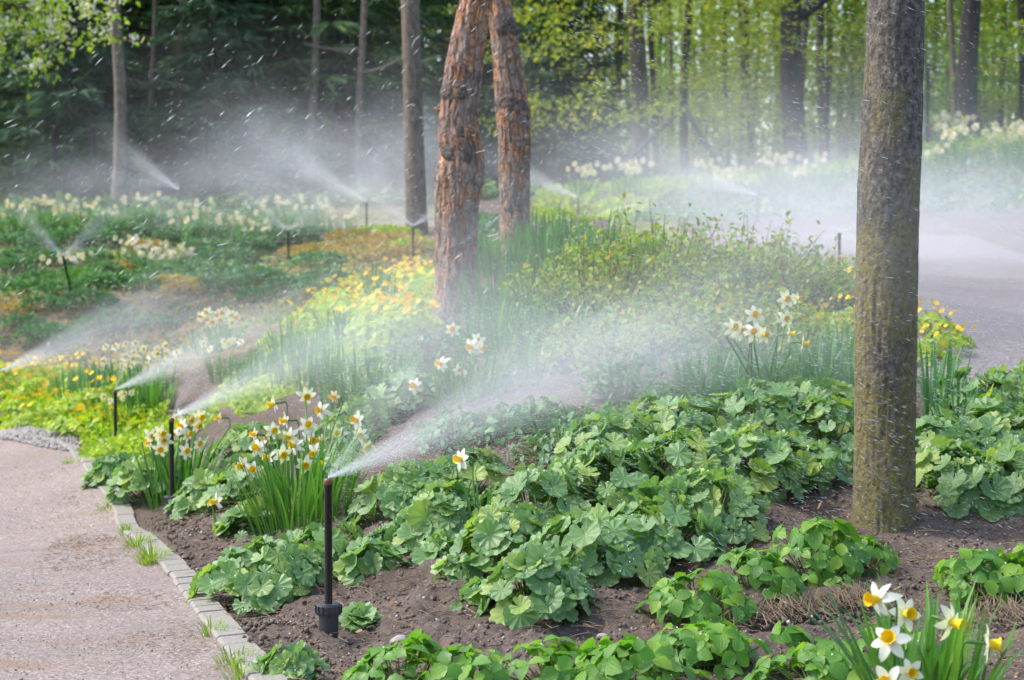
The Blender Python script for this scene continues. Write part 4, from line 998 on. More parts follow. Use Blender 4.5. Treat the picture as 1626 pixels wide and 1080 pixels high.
def trumpet_proto():
    sides, prof = 24, [(0.10, 0.0), (0.19, 0.10), (0.235, 0.28), (0.25, 0.46), (0.29, 0.58), (0.345, 0.64), (0.30, 0.585), (0.235, 0.46), (0.215, 0.26), (0.12, 0.10), (0.01, 0.08)]
    th = np.arange(sides) * 2 * math.pi / sides; V = []
    for k, (r, z) in enumerate(prof):
        fr = 1 + (0.09 * np.cos(th * 8) if k in (4, 5, 6) else 0) ; V.append(np.stack([np.cos(th) * r * fr, np.sin(th) * r * fr, np.full(sides, z)], 1))
    i = (np.arange(len(prof) - 1) * sides)[:, None]; j = np.arange(sides)[None]; j2 = (j + 1) % sides
    return np.concatenate(V), np.stack([i + j, i + j2, i + sides + j2, i + sides + j], -1).reshape(-1, 4), np.zeros((sides * len(prof), 2))
TRUMPET = trumpet_proto()

def daffodil(b, flowers, nleaf, leaf_len, spread, label, seed, size=0.034, leaf_w=0.011, azb=None):
    """flowers: (pixel x, pixel y, depth, heading deg (0 = to the camera, 90 = to the right), tilt deg up)"""
    b = np.asarray(b, float); rg = np.random.default_rng(seed); r = empty('daffodil', b); tag(r, label, 'daffodil')
    m = MB()
    for _ in range(nleaf):
        a = rg.uniform(0, 6.283); q = math.sqrt(rg.random()) * spread; x, y = math.cos(a) * q, math.sin(a) * q
        aa = a + rg.normal(0, .5); strap(m, (x, y, float(H(b[0] + x, b[1] + y)) - b[2] - .01), aa, rg.uniform(.02, .16) + .25 * q / max(spread, .01), leaf_len * rg.uniform(.68, 1.1), leaf_w * rg.uniform(.75, 1.15), rg.uniform(.05, .8) ** 2 * 1.3)
    m.build('foliage', M['strap'], r)
    fi = 0
    for (px, py, d, hd, up) in flowers:
        c = P(px, py, d) - b; h = R(hd); u = R(up); f = np.array([math.sin(h) * math.cos(u), -math.cos(h) * math.cos(u), math.sin(u)])
        Mx = basis(f[None], np.array([rg.uniform(0, 6.28)]), size * (rg.uniform(.90, 1.06) if (fi := fi + 1) % 6 else .72)); fm = MB(); fm.inst(CORO[rg.integers(0, 4)], Mx, c[None]); fo = fm.build('flower', M['tepal'] if fi % 6 or len(flowers) < 12 else M['faded'], r)
        tm = MB(); tm.inst(TRUMPET, Mx * np.array([1.08, 1.08, rg.uniform(1.0, 1.25)]), (c)[None]); tm.build('trumpet', M['trumpet'], fo)
        g = np.array([c[0] * .25 + rg.normal(0, spread * .2), c[1] * .25 + rg.normal(0, spread * .2), -.01]); bk = c - f * .034
        top = bk + np.array([0, 0, -.004]); sm = MB(); st = bez(g, np.array([g[0] * .4 + top[0] * .6, g[1] * .4 + top[1] * .6, (g[2] + top[2]) * .5 + .03]), top - np.array([0, 0, .03]) + (-f) * .006, 9)
        hook = bez(st[-1], st[-1] + np.array([0, 0, .028]) - f * .004, bk, 6)[1:]; hh = np.linspace(0, 1, 4)[1:, None]; tubeend = bk + (c - bk) * hh
        add_tube(sm, np.r_[st, hook, tubeend], np.r_[np.full(9, .0026), np.full(4, .0020), [.0034], [.0036, .0028, .0036]], 7); sm.build('stem', M['strap'], fo)
    return r

daffodil(P(1470, 1180, 3.58), [(1396,952,3.40,-58,5),(1436,975,3.52,25,10),(1508,987,3.45,48,-8),(1566,1022,3.42,82,-4),(1413,1018,3.38,-20,28),(1444,1068,3.36,10,8),(1412,1085,3.34,-30,12)], 95, .30, .09,
         'front white daffodil clump with yellow trumpets, closest to the camera at the bottom', 1, .0345, .0125)
fl = [(437,641,6.6),(434,684,6.4),(455,668,6.55),(461,693,6.3),(487,628,6.7),(531,630,6.7),(510,652,6.6),(489,677,6.4),(469,708,6.3),(485,738,6.2),(514,737,6.05),(512,700,6.4),(492,700,6.5),(410,712,6.3),(429,727,6.25),(388,738,6.3),(402,748,6.25),(405,690,6.4),(568,668,6.7),(572,690,6.6),(583,712,6.5),(553,738,6.4),(540,690,6.6),(420,700,6.5),(448,722,6.2),(500,718,6.2)]
rg0 = np.random.default_rng(3)
daffodil(G(480, 838), [(x, y, d, float(rg0.uniform(-80, 45)), float(rg0.uniform(-18, 22))) for x, y, d in fl], 190, .30, .15, 'dense white daffodil clump with many flowers right behind the closest sprinkler\'s jet', 2, .0325, .0085)
fl = [(241,692,7.4),(254,688,7.3),(262,700,7.3),(255,713,7.3),(290,676,7.4),(303,668,7.4),(312,676,7.5),(316,662,7.5),(297,690,7.4),(318,706,7.5),(295,717,7.3),(349,664,7.6),(285,660,7.5),(278,690,7.4),(238,703,7.4)]
daffodil(G(280, 790), [(x, y, d, float(rg0.uniform(-70, 60)), float(rg0.uniform(-10, 18))) for x, y, d in fl], 80, .26, .12, 'white daffodil clump around the kerbside sprinkler\'s head', 3, .0315, .010)
daffodil(G(745, 640), [(719,524,7.5,0,12),(757,541,7.6,20,0),(749,551,7.4,-30,0),(764,552,7.4,35,-5),(701,578,7.3,-40,10),(728,588,7.4,10,5),(659,613,7.1,-20,8)], 60, .22, .14, 'misted daffodil clump with about seven scattered flowers, below the thicker pine', 4, .033, .009)
daffodil(G(1215, 640), [(1164,520,6.4,20,8),(1198,501,6.4,5,12),(1196,528,6.35,0,8),(1211,532,6.3,35,5),(1247,475,6.7,20,0),(1265,474,6.8,40,0),(1247,506,6.7,10,0),(1252,531,6.5,75,5),(1274,545,6.4,80,-4),(1175,526,6.5,20,0)], 70, .24, .20, 'misted daffodil clump of ten flowers beside the mossy trunk', 5, .034, .009)
daffodil(G(765, 860), [(733,730,5.55,-50,8)], 9, .19, .035, 'lone single daffodil standing in the lady\'s mantle swathe', 6, .033, .009)
daffodil(G(365, 850), [(345,796,6.35,-60,-5)], 8, .13, .04, 'lone low daffodil between the overhanging clump and the kerbside sprinkler', 7, .033, .008)
daffodil(G(345, 556), [(320,503,11.8,-30,5),(330,497,11.8,-20,10),(337,512,11.7,0,5),(331,509,11.8,-10,0),(352,497,11.8,10,8),(358,493,11.9,0,10),(365,500,11.8,30,0),(372,504,11.8,40,0),(351,508,11.7,0,0),(367,513,11.7,20,5),(346,502,11.8,0,5)], 60, .20, .13, 'white daffodil clump alone on the misted brown slope', 8, .038, .010)

# distant daffodils: one clump mesh with blossoms, copied
def daff_far(seed, nf, mat, leafmat):
    rg = np.random.default_rng(seed); m = MB()
    for _ in range(46):
        a = rg.uniform(0, 6.28); q = math.sqrt(rg.random()) * .17; strap(m, (math.cos(a) * q, math.sin(a) * q, -.02), a + rg.normal(0, .5), rg.uniform(.03, .35), rg.uniform(.18, .28), .014, rg.uniform(0, .5), n=4)
    fo = m.build('foliage', M[leafmat]); me1 = fo.data; bpy.data.objects.remove(fo)
    m = MB(); k = nf; a = rg.uniform(0, 6.28, k); q = np.sqrt(rg.random(k)) * .23; p = np.stack([np.cos(a) * q, np.sin(a) * q, rg.uniform(.20, .33, k)], 1)
    d = np.stack([rg.normal(-.1, .55, k), -1 + 0 * a, rg.normal(.2, .3, k)], 1); Mx = basis(d, a, rg.uniform(.030, .038, k))
    m.inst(CORO[1], Mx, p, 0); m.inst(TRUMPET, Mx, p, 1); fo = m.build('blossom', [M[mat], M['trumpet']]); me2 = fo.data; bpy.data.objects.remove(fo)
    return me1, me2
DF = [daff_far(1, 11, 'cream', 'strap'), daff_far(2, 7, 'cream', 'strap'), daff_far(3, 13, 'tepal', 'blue_strap'), daff_far(4, 7, 'tepal', 'strap'), daff_far(5, 19, 'cream', 'strap'), daff_far(6, 15, 'cream', 'strap')]
def place_pair(name, pair, b, label, cat, group, rz, s=1.0, names=('foliage', 'blossom')):
    r = empty(name, b, rz, s); tag(r, label, cat, group)
    for me, nm in zip(pair, names):
        if me is None: continue
        o = bpy.data.objects.new(nm, me); COL.objects.link(o); o.parent = r
    return r
k = 0
for (px, py, v, s, lab, grp) in [(25,368,0,1.1,0,0),(72,364,0,1.15,0,0),(105,370,0,1,0,0),(140,357,1,1,0,0),(172,366,1,.9,0,0),(222,352,0,1,0,0),(305,362,0,1,0,0),(445,362,0,1.1,0,0),(505,358,1,1,0,0),(548,378,1,1.1,0,0),(-20,372,0,1,0,0),
     (290,388,1,1.2,0,1),(372,388,0,1.1,0,1),(225,432,2,.95,0,1),(248,438,2,.95,0,1),(278,430,2,.9,0,1),(210,418,3,.9,0,1),(130,450,3,.9,0,1),(102,458,3,.9,0,1),(410,395,1,1,0,1),
     (205,622,2,.8,1,2),(238,618,2,.8,1,2),(365,605,3,.7,1,2),(195,680,3,.6,1,2),
     (930,312,0,1,0,3),(960,298,1,1,0,3),(1000,312,0,1.1,0,3),(1040,284,1,1,0,3),(1068,288,0,1,0,3),(1095,286,0,1.1,0,3),(1185,266,0,1.1,0,3),(1205,268,1,1.1,0,3),(1232,296,1,1,0,3),(1315,256,1,1.1,0,3),(1515,232,0,1.1,0,3),(1512,262,1,1.2,0,3),(1600,264,0,1.2,0,3),(1490,287,3,1,0,3),(1150,322,1,1,0,3),(1300,300,3,1,0,3),(1640,260,0,1.2,0,3),(740,318,1,.9,0,3),(1275,322,3,1,0,3),(1120,306,3,1,0,3)]:
    lab = [['pale daffodil clump along the crest before the dark spruces', 'white daffodil clump among green mounds on the far slope', 'pale daffodil clump in mist behind the lime ground cover', 'cream daffodil clump on the misty lime bank below the woodland'][grp]][0]
    g = ['daffodils along the crest', 'daffodils on the far slope', 'daffodils behind the lime ground cover', 'daffodils on the misty bank'][grp]
    if grp == 3: v = 4 if v == 0 else 5 if v == 1 else v; s *= 1.25
    place_pair('daffodil', DF[v], G(px, py), lab, 'daffodil', g, (k * 0.37) % .8 - .4, s); k += 1

# yellow-flowered plants
def yellow_plant(seed, n, rad, h):
    rg = np.random.default_rng(seed); m = MB(); k = 120; q = np.sqrt(rg.random(k)) * rad; a = rg.uniform(0, 6.28, k); z = h * .75 * np.sqrt(np.clip(1 - (q / rad) ** 2, .05, 1)) * rg.uniform(.4, 1, k)
    m.inst(ovate_leaf(.7, 0, .2, .4, 3), basis(np.stack([np.cos(a) * q / rad, np.sin(a) * q / rad - .2, .8 + 0 * a], 1) + rg.normal(0, .3, (k, 3)), a, rg.uniform(.03, .055, k)), np.stack([np.cos(a) * q, np.sin(a) * q, z], 1))
    f = m.build('foliage', M['lime']); m1 = f.data; bpy.data.objects.remove(f); m = MB()
    q = np.sqrt(rg.random(n)) * rad; a = rg.uniform(0, 6.28, n); p = np.stack([np.cos(a) * q, np.sin(a) * q, rg.uniform(.7, 1.15, n) * h], 1)
    m.inst(flower5(8, .75), basis(np.stack([rg.normal(0, .4, n), -.6 + 0 * a, .8 + 0 * a], 1), a, rg.uniform(.014, .022, n)), p, 0)
    m.inst(OCTA, np.tile(np.eye(3) * .005, (n, 1, 1)), p, 0); f = m.build('blossom', M['yellow']); m2 = f.data; bpy.data.objects.remove(f)
    return m1, m2
YP = [yellow_plant(i, 16, .22, .16) for i in (1, 2)] + [yellow_plant(3, 10, .18, .14), yellow_plant(4, 6, .16, .10)]
k = 0
for (px, py, v, g) in [(15,620,0,0),(45,640,0,0),(75,625,1,0),(30,660,1,0),(100,600,2,0),(125,605,2,0),(150,618,0,0),(85,652,3,0),(120,660,2,0),(172,640,1,0),(60,610,0,0),(5,600,0,0),(155,690,2,0),(120,685,3,0),(60,672,3,0),(190,600,3,0),(215,690,3,0),
     (560,485,0,1),(590,502,1,1),(620,475,0,1),(650,462,0,1),(680,455,0,1),(640,530,0,1),(612,538,1,1),(655,532,2,1),(545,500,2,1),(600,470,2,1),(520,500,2,1),(670,470,1,1),(575,520,3,1),(490,520,2,1),(535,480,2,1),(570,460,2,1),(630,498,1,1),(605,520,0,1),(665,500,2,1),(505,540,3,1),(450,550,3,1),(640,450,0,1),(675,440,2,1),
     (1310,525,2,2),(1330,545,2,2),(1345,520,0,2),(1350,470,0,2),(1300,460,2,2),(1275,520,3,2),(1340,440,0,2),(1470,530,1,2),(1495,560,2,2),(1455,520,0,2),(1480,575,3,2),(1505,545,3,2),(1320,480,2,2)]:
    g1 = ['orange-yellow flowered plant in the bed where the path bends', 'yellow flowered plant on the lime slope below the thicker orange pine', 'yellow flowered plant around the mossy trunk by the grey road'][g]
    place_pair('yellow_flower_plant', YP[v], G(px, py), g1, 'flower', ['yellow flowers at the path bend', 'yellow flowers below the pine', 'yellow flowers by the road'][g], k * 1.3, .72 if g == 2 else 1.0); k += 1

# grey-green mounds on the far slope
def mound(seed, rad, h, n, mat, ls):
    rg = np.random.default_rng(seed); m = MB(); q = np.sqrt(rg.random(n)) * rad; a = rg.uniform(0, 6.28, n); z = h * np.sqrt(np.clip(1 - (q / rad) ** 2, .02, 1)) * rg.uniform(.75, 1.08, n)
    nv = np.stack([np.cos(a) * q / rad * .9, np.sin(a) * q / rad * .9, .75 + 0 * a], 1) + rg.normal(0, .35, (n, 3)); yv = np.stack([np.cos(a), np.sin(a), .6 + 0 * a], 1) + rg.normal(0, .4, (n, 3))
    m.inst(ovate_leaf(.45, 0, .2, .3, 3), along(yv, nv, rg.uniform(.7, 1.3, n) * ls), np.stack([np.cos(a) * q, np.sin(a) * q, z - .01], 1)); f = m.build('green_mound', M[mat]); me = f.data; bpy.data.objects.remove(f); return me
MD = [mound(i, .26, .17, 420, 'tuft', .060) for i in (1, 2, 3)] + [mound(4, .32, .15, 420, 'ochre', .055), mound(5, .28, .14, 420, 'lime', .05)]
k = 0
for (px, py, v, s) in [(35,520,0,.8),(40,412,0,1),(80,420,1,1),(25,430,2,1),(60,395,1,1.1),(20,390,0,1.1),(110,385,2,1.1),(150,420,1,1),(165,435,0,1),(140,490,0,1),(70,490,1,.8),(45,470,2,1),(90,470,0,.8),(155,462,1,.9),(180,460,2,.9),(160,385,2,1.1),(200,375,0,1.2),(240,365,1,1.2),(280,380,2,1.2),(330,378,0,1.2),(320,400,1,1.2),(355,405,2,1.2),(260,445,0,1),(300,430,1,1),(320,440,2,1),(230,460,1,.8),
     (400,400,0,1.2),(430,385,1,1.2),(400,375,2,1.2),(470,385,0,1.2),(500,378,1,1.2),(360,440,2,1),(380,420,1,1.1),(398,448,0,1),(420,455,1,.9),(508,424,2,1.1),(345,462,0,.9),(190,520,2,.9),(160,525,1,.9),(85,545,2,.9),(250,520,0,.8),(70,540,1,.9),(520,455,1,.9),(500,470,0,.9),(770,380,1,1.2),(765,365,2,1.4),(870,352,4,1.3),
     (640,395,3,1.2),(610,388,3,1.2),(575,400,3,1.1),(540,412,3,1.1),(690,400,3,1.1),(560,385,3,1.2),(510,405,3,1.2),(620,412,3,1.1),(480,405,3,1.1),(230,395,3,1),(190,430,3,.9),(270,455,3,.9),(300,465,3,.9),(20,500,3,.9),(600,375,4,1.1),(630,380,4,1.1),(660,400,4,1.1),(60,450,0,.9),(10,460,1,.9),(120,440,2,.8),(0,420,2,.9),(215,445,2,.8),(340,418,0,1),(460,460,2,.9),(410,478,1,.8)]:
    o = bpy.data.objects.new('green_mound' if v < 3 else 'ochre_mound' if v == 3 else 'lime_mound', MD[v]); COL.objects.link(o); o.location = G(px, py); o.rotation_euler = (0, 0, k * 1.9); s *= .72 if v == 3 else .80; o.scale = (s, s, s * (0.85 + .3 * ((k * 7) % 5) / 5)); k += 1
    tag(o, ['low grey-green leafy mound on the brown far slope', 'rusty ochre low mound on the thatch of the far slope', 'lime green low mound by the far pale footpath'][0 if v < 3 else v - 2], 'plant', ['green mounds on the far slope', 'ochre mounds on the far slope', 'lime mounds by the footpath'][0 if v < 3 else v - 2])

# strap-leaved tufts
def tuft(seed, n, L, w, spread, mat):
    rg = np.random.default_rng(seed); m = MB()
    for _ in range(n):
        a = rg.uniform(0, 6.28); q = math.sqrt(rg.random()) * spread; strap(m, (math.cos(a) * q, math.sin(a) * q, -.02), a + rg.normal(0, .6), rg.uniform(.0, .25), L * rg.uniform(.6, 1.1), w, rg.uniform(0, .9) ** 2, n=6)
    f = m.build('leaf_tuft', M[mat]); me = f.data; bpy.data.objects.remove(f); return me
TF = [tuft(1, 40, .27, .010, .08, 'blue_strap'), tuft(2, 46, .24, .009, .11, 'blue_strap'), tuft(3, 60, .26, .012, .14, 'strap')]
k = 0
for (px, py, v, s, lab) in [(1475,672,0,1.15,'upright blue-green leaf tuft just beyond the mossy trunk'),(1520,690,0,.8,'thin leaf tuft among wet clumps beyond the mossy trunk'),(1120,655,1,1,0),(1160,665,1,.9,0),(1250,650,1,1,0),(1300,640,0,1.1,0),(1330,655,1,1,0),(1285,670,0,.8,0),(1100,640,0,.8,0),(1200,645,2,.9,0),(1340,610,2,1,0),
     (790,430,2,1,1),(760,440,2,1,1),(860,440,2,1.1,1),(890,430,2,1.1,1),(850,470,2,1,1),(900,470,2,1.1,1),(780,410,2,1,1),(950,440,2,1.1,1),(870,410,2,1.1,1),(930,420,2,1.1,1),
     (150,640,1,1.1,2),(125,635,2,1,2),(225,650,2,.9,2),(170,625,1,1,2),(240,655,2,.9,2),(430,600,1,1,3),(470,610,1,1,3),(500,585,2,.8,3),(390,615,1,1,3),(540,560,1,1,3),(600,480,0,1,3),(620,500,0,.9,3),(450,570,0,1,3),(520,620,2,.9,3),(560,650,2,.9,3),(610,640,2,1,3),(830,600,2,.8,3),(880,560,2,.9,3),(820,540,2,.9,3),(780,560,2,1,3),(850,520,2,1,3),(780,500,2,1,3),(820,480,2,1,3)]:
    o = bpy.data.objects.new('leaf_tuft', TF[v]); COL.objects.link(o); o.location = G(px, py); o.rotation_euler = (0, 0, k * 2.1); o.scale = (s,) * 3; k += 1
    if isinstance(lab, str): tag(o, lab, 'plant')
    else: tag(o, ['blue-green strap-leaved tuft under the misted ten-flowered daffodils', 'dark green strap-leaved tuft between the orange pines and the ochre shrub', 'strap-leaved tuft among orange-yellow flowers at the path bend', 'strap-leaved tuft in the spray on the slope below the orange pines'][lab], 'plant', ['leaf tufts by the ten-flowered daffodils', 'leaf tufts beside the pines', 'leaf tufts at the path bend', 'leaf tufts on the misted slope'][lab])

# ochre-green shrubs on the mound
def shrub(px, py, rx, ry, h, n, label, seed, mat='shrub'):
    n = int(n * .74); rx *= 1.1
    b = G(px, py); rg = np.random.default_rng(seed); r = empty('shrub', b); tag(r, label, 'shrub'); ms = MB(); LT = []; LN = []; LY = []
    for k in range(n):
        a = rg.uniform(0, 6.28); q = math.sqrt(rg.random()); x, y = math.cos(a) * q * rx, math.sin(a) * q * ry; z0 = float(H(b[0] + x * .6, b[1] + y * .6)) - b[2]
        hh = h * (1 - .45 * q * q) * rg.uniform(.40, 1.0) * (1.3 if rg.random() < .12 else 1); e = np.array([x * 1.1 + rg.normal(0, .03), y * 1.1 + rg.normal(0, .03), z0 + hh]); p0 = np.array([x * .6, y * .6, z0 - .01]); c = bez(p0, p0 * .6 + e * .4 + np.array([0, 0, hh * .2]), e, 9)
        add_tube(ms, c, np.linspace(.0028, .0009, 9), 4, cap=False)
        for t in rg.uniform(.30, 1.0, 17):
            i = min(7, int(t * 8)); u = c[i] + (c[i + 1] - c[i]) * (t * 8 - i); dd = rnd_dirs(1, .15, rg)[0]; LT.append(u + dd * rg.uniform(0, .045)); LY.append(dd + np.array([0, 0, -.25])); LN.append(rnd_dirs(1, 1.5, rg)[0])
    k = len(LT); ms.build('stem', M['stem'], r); m = MB(); m.inst(ovate_leaf(.55, 0, .2, .35, 3), along(np.array(LY), np.array(LN), rg.uniform(.020, .036, k)), np.array(LT)); m.build('foliage', M[mat], r)
shrub(1040, 480, .42, .35, .44, 200, 'ochre-tinted leafy shrub at the top of the mound, its sprigs against white mist', 1)
shrub(1180, 470, .42, .35, .36, 180, 'yellow-green shrub on the mound toward the mossy trunk', 2)
shrub(950, 500, .36, .35, .34, 160, 'green shrub on the mound toward the pines', 3)
shrub(1110, 530, .45, .30, .24, 170, 'low spreading shrub at the mound\'s front, veiled by spray', 4)
shrub(1280, 480, .32, .3, .26, 110, 'hazy green shrub on the mound just before the mossy trunk', 5)
shrub(990, 560, .34, .25, .17, 120, 'thin low shrub over misted soil at the mound\'s foot', 6)
shrub(1260, 560, .38, .25, .18, 120, 'thin low shrub behind the ten-flowered daffodils', 7)

# ground cover nobody could count
def cover(polys, n, proto, mat, size, hgt, name, label, seed, smooth=True, up=1.0):
    rg = np.random.default_rng(seed); m = MB()
    for poly, w in polys:
        p = sample_poly(poly, int(n * w), rg); k = len(p); th = fbm(np.c_[p[:, :2] * 5, np.zeros(k)], 3, seed) * .5 + .6; keep = th > .28 ; p = p[keep]; th = th[keep]; k = len(p)
        p[:, 2] += hgt * th * rg.random(k) ** .5
        m.inst(proto, basis(rnd_dirs(k, up, rg), rg.uniform(0, 6.28, k), rg.uniform(.6, 1.3, k) * size), p)
    return tag(m.build(name, M[mat], None, smooth), label, 'ground cover', None, 'stuff')
SM = ovate_leaf(.7, 0, .2, .3, 2)
cover([(LIME_A, .5), (LIME_C, .45)], 9000, SM, 'lime', .030, .10, 'ground_cover', 'lime green creeping ground cover beside the kerb', 1)
cover([(LIME_B, 1)], 7000, SM, 'lime', .034, .09, 'ground_cover', 'lime ground cover streak climbing to the thicker orange pine', 2)
cover([([on(1000, 20), on(1400, 21), on(1800, 20.5), on(1800, 26), on(1350, 25.4), on(1050, 24.6)], 1)], 6000, SM, 'tuft', .08, .10, 'ground_cover', 'grey-green ground cover of the bank between the grey road and the crest', 8)
cover([([on(850, 21.5), on(1000, 21.7), on(1050, 24.6), on(1350, 25.4), on(1800, 26), on(1800, 31), on(1400, 31), on(1100, 29), on(850, 27)], 1)], 7500, SM, 'lime', .085, .10, 'turf', 'bright lime turf of the bank below the woodland', 3)
cover([([on(-60, 22), on(500, 22.3), on(500, 24.5), on(-60, 24.5)], 1)], 3000, SM, 'tuft', .06, .10, 'turf', 'green turf along the crest before the spruces', 4)
cover([(gpoly([(0,520),(0,470),(330,395),(690,392),(690,440),(480,500),(340,560),(200,580)]), 1)], 6500, SM, 'ochre', .035, .04, 'thatch', 'dry ochre thatch of the far slope', 5)
cover([(gpoly([(640,660),(760,480),(900,420),(1340,420),(1350,600),(1080,640),(1000,560),(850,600)]), 1)], 7000, SM, 'tuft', .034, .07, 'ground_cover', 'green ground cover of the mound, under the spray', 6)
cover([([on(-400, 25), on(850, 25.5), on(850, 30), on(-400, 30)], .7), ([on(850, 29), on(1900, 31.5), on(1900, 38), on(850, 38)], .5)], 7000, SM, 'needle', .12, .25, 'undergrowth', 'dark undergrowth at the foot of the wood', 7)
cover([(gpoly([(0,560),(0,400),(330,375),(560,380),(690,400),(690,450),(480,505),(330,560),(180,575)]), 1)], 9500, SM, 'tuft', .036, .06, 'ground_cover', 'mixed low grey-green planting of the far slope', 9)
# grass tufts in the kerb joint
def grass_tuft(px, py, n, L, label, seed):
    b = G(px, py); rg = np.random.default_rng(seed); m = MB()
    for _ in range(n * 2):
        a = rg.uniform(0, 6.28); q = rg.random() * .04; strap(m, (math.cos(a) * q, math.sin(a) * q * 1.5, -.004), a, rg.uniform(.1, .8), L * 1.05 * rg.uniform(.4, 1.1), .0034, rg.uniform(0, .9), n=5)
    o = m.build('grass_tuft', M['grass']); o.location = b; tag(o, label, 'grass')
for i, (px, py, n, L, lab) in enumerate([(205,848,30,.05,'grass tuft in the kerb edge level with the kerbside sprinkler'), (218,868,40,.06,'grass tuft in the kerb edge, a little nearer than the kerbside sprinkler'), (240,895,70,.075,'longest pale grass tuft growing out of the kerb edge'), (172,808,24,.04,'small weed tuft at the kerb edge past the kerbside sprinkler'),
      (335,1010,26,.05,'small yellowish weed tuft at the kerb below the overhanging clump'), (372,1058,44,.045,'grass tuft at the kerb near the bottom edge'), (385,1076,30,.04,'low grass tuft at the very bottom of the kerb'), (112,738,24,.05,'weed tuft at the kerb by the lime ground cover')]):
    grass_tuft(px, py, n, L, lab, 40 + i)

# stones, clods, twigs
def stone(px, py, s, label, seed, mat='stone', flat=.55):
    b = G(px, py); bm_ = MB(); n1, n2 = 24, 14; th = np.arange(n1) * 2 * math.pi / n1; V = []
    for k in range(n2 + 1):
        f = math.pi * k / n2
        for t in th: V.append((math.sin(f) * math.cos(t), math.sin(f) * math.sin(t), math.cos(f)))
    V = np.array(V); V *= (1 + .22 * fbm(V * 1.3 + seed, 3, seed))[:, None]; V = V * np.array([s, s * .75, s * flat]) + np.array([0, 0, s * flat * .35])
    i = (np.arange(n2) * n1)[:, None]; j = np.arange(n1)[None]; j2 = (j + 1) % n1
    bm_.add(V, np.stack([i + j, i + n1 + j, i + n1 + j2, i + j2], -1).reshape(-1, 4)); o = bm_.build('stone', M[mat]); o.location = b; tag(o, label, 'stone')
stone(637, 1022, .026, 'smooth grey stone on soil near the bottom edge', 1)
stone(690, 935, .012, 'small pale stone on soil past the closest sprinkler', 2)
stone(785, 1022, .012, 'small tan stone on soil below the swathe tip', 3)
stone(957, 1012, .013, 'tan flat stone on soil under the eroded lip', 4)
stone(1466, 803, .020, 'brownish stone at the foot of the mossy trunk', 5, 'clod')
stone(528, 948, .018, 'brown stone just behind the closest sprinkler', 6, 'clod')
stone(690, 952, .012, 'small grey stone near the pale one on soil', 7)
SOIL = gpoly([(460,1120),(330,960),(230,830),(300,790),(500,850),(640,830),(760,700),(1000,620),(1350,640),(1640,620),(1640,1250),(1000,1250)])
rg = np.random.default_rng(12)
p = sample_poly(SOIL, 15000, rg); k = len(p); p[:, 2] += .004 + .028 * fbm(np.c_[p[:, :2], 0 * p[:, :1]] * 5.5, 2, 3) + .02 * fbm(np.c_[p[:, :2], 0 * p[:, :1]] * 17, 3, 5)
m = MB(); V = OCTA[0]; sc = rg.uniform(.0018, .0075, k) * rg.choice([1, 1, 1, 1.9], k)
m.inst((V * np.array([1, .8, .6]), OCTA[1], OCTA[2]), basis(rnd_dirs(k, .8, rg), rg.uniform(0, 6.28, k), sc), p)
tag(m.build('soil_crumbs', M['clod'], None, smooth=True), 'loose crumbs of brown soil over the bed', 'soil', None, 'stuff')
p = sample_poly(SOIL, 2200, rg); k = len(p); p[:, 2] += .006 + .028 * fbm(np.c_[p[:, :2], 0 * p[:, :1]] * 5.5, 2, 3) + .02 * fbm(np.c_[p[:, :2], 0 * p[:, :1]] * 17, 3, 5)
m = MB(); m.inst((V * np.array([1, .8, .6]), OCTA[1], OCTA[2]), basis(rnd_dirs(k, .8, rg), rg.uniform(0, 6.28, k), rg.uniform(.002, .007, k)), p)
tag(m.build('gravel', M['pebble'], None, smooth=True), 'pale grit and small pebbles scattered in the soil', 'gravel', None, 'stuff')
m = MB(); p = sample_poly(SOIL, 3200, rg)
for q in p:
    a = rg.uniform(0, 6.28); L = rg.uniform(.012, .07) ; d = np.array([math.cos(a), math.sin(a), rg.normal(0, .12)]) * L; e = q + d; e[2] = float(q[2] + d[2]); add_tube(m, bez(q + (0, 0, .012), (q + e) / 2 + np.array([rg.normal(0, .2) * L, rg.normal(0, .2) * L, .016]), e + np.array([0, 0, .012]), 4), rg.uniform(.0005, .0016), 4, cap=False)
tag(m.build('dry_twigs', M['twig'], None), 'dry brown twigs and stalks strewn over the soil', 'twigs', None, 'stuff')
p = sample_poly(SOIL, 420, rg); k = len(p); p[:, 2] += .016
m = MB(); m.inst(ovate_leaf(.5, 0, -.3, .5, 4), basis(rnd_dirs(k, 1.6, rg), rg.uniform(0, 6.28, k), rg.uniform(.008, .028, k)), p); tag(m.build('dead_leaves', M['dead']), 'curled brown dead leaves strewn over the soil', 'leaf litter', None, 'stuff')
p = sample_poly(gpoly([(205,862),(300,1000),(380,1085),(200,1085),(60,900),(100,760)]), 2200, rg); k = len(p); p[:, 2] += .007
m = MB()
for q in p:
    if fbm(q[None] * 3.0, 3, 8)[0] > .02:
        a = rg.uniform(0, 6.28); L = rg.uniform(.006, .018); add_tube(m, [q, q + (math.cos(a) * L * .5, math.sin(a) * L * .5, .0015), q + (math.cos(a + .3) * L, math.sin(a + .3) * L, 0)], .0005, 4, cap=False)
tag(m.build('dry_needles', M['dead']), 'drifts of rusty dry needles on the garden path', 'needles', None, 'stuff')
p = sample_poly(gpoly([(-40,1100),(-40,700),(110,725),(200,850),(390,1085)]), 3800, rg); k = len(p); p[:, 2] += .0045
m = MB(); m.inst((V * np.array([1, .8, .45]), OCTA[1], OCTA[2]), basis(rnd_dirs(k, 2, rg), rg.uniform(0, 6.28, k), rg.uniform(.0010, .0028, k) * rg.choice([1, 1, 1.6], k)), p)
tag(m.build('gravel', M['pebble'], None, smooth=True), 'loose pinkish grit lying on the garden path', 'gravel', None, 'stuff')
p = sample_poly(gpoly([(0,700),(0,682),(60,683),(130,702),(125,722),(60,712)]), 1500, rg); k = len(p); p[:, 2] += .012
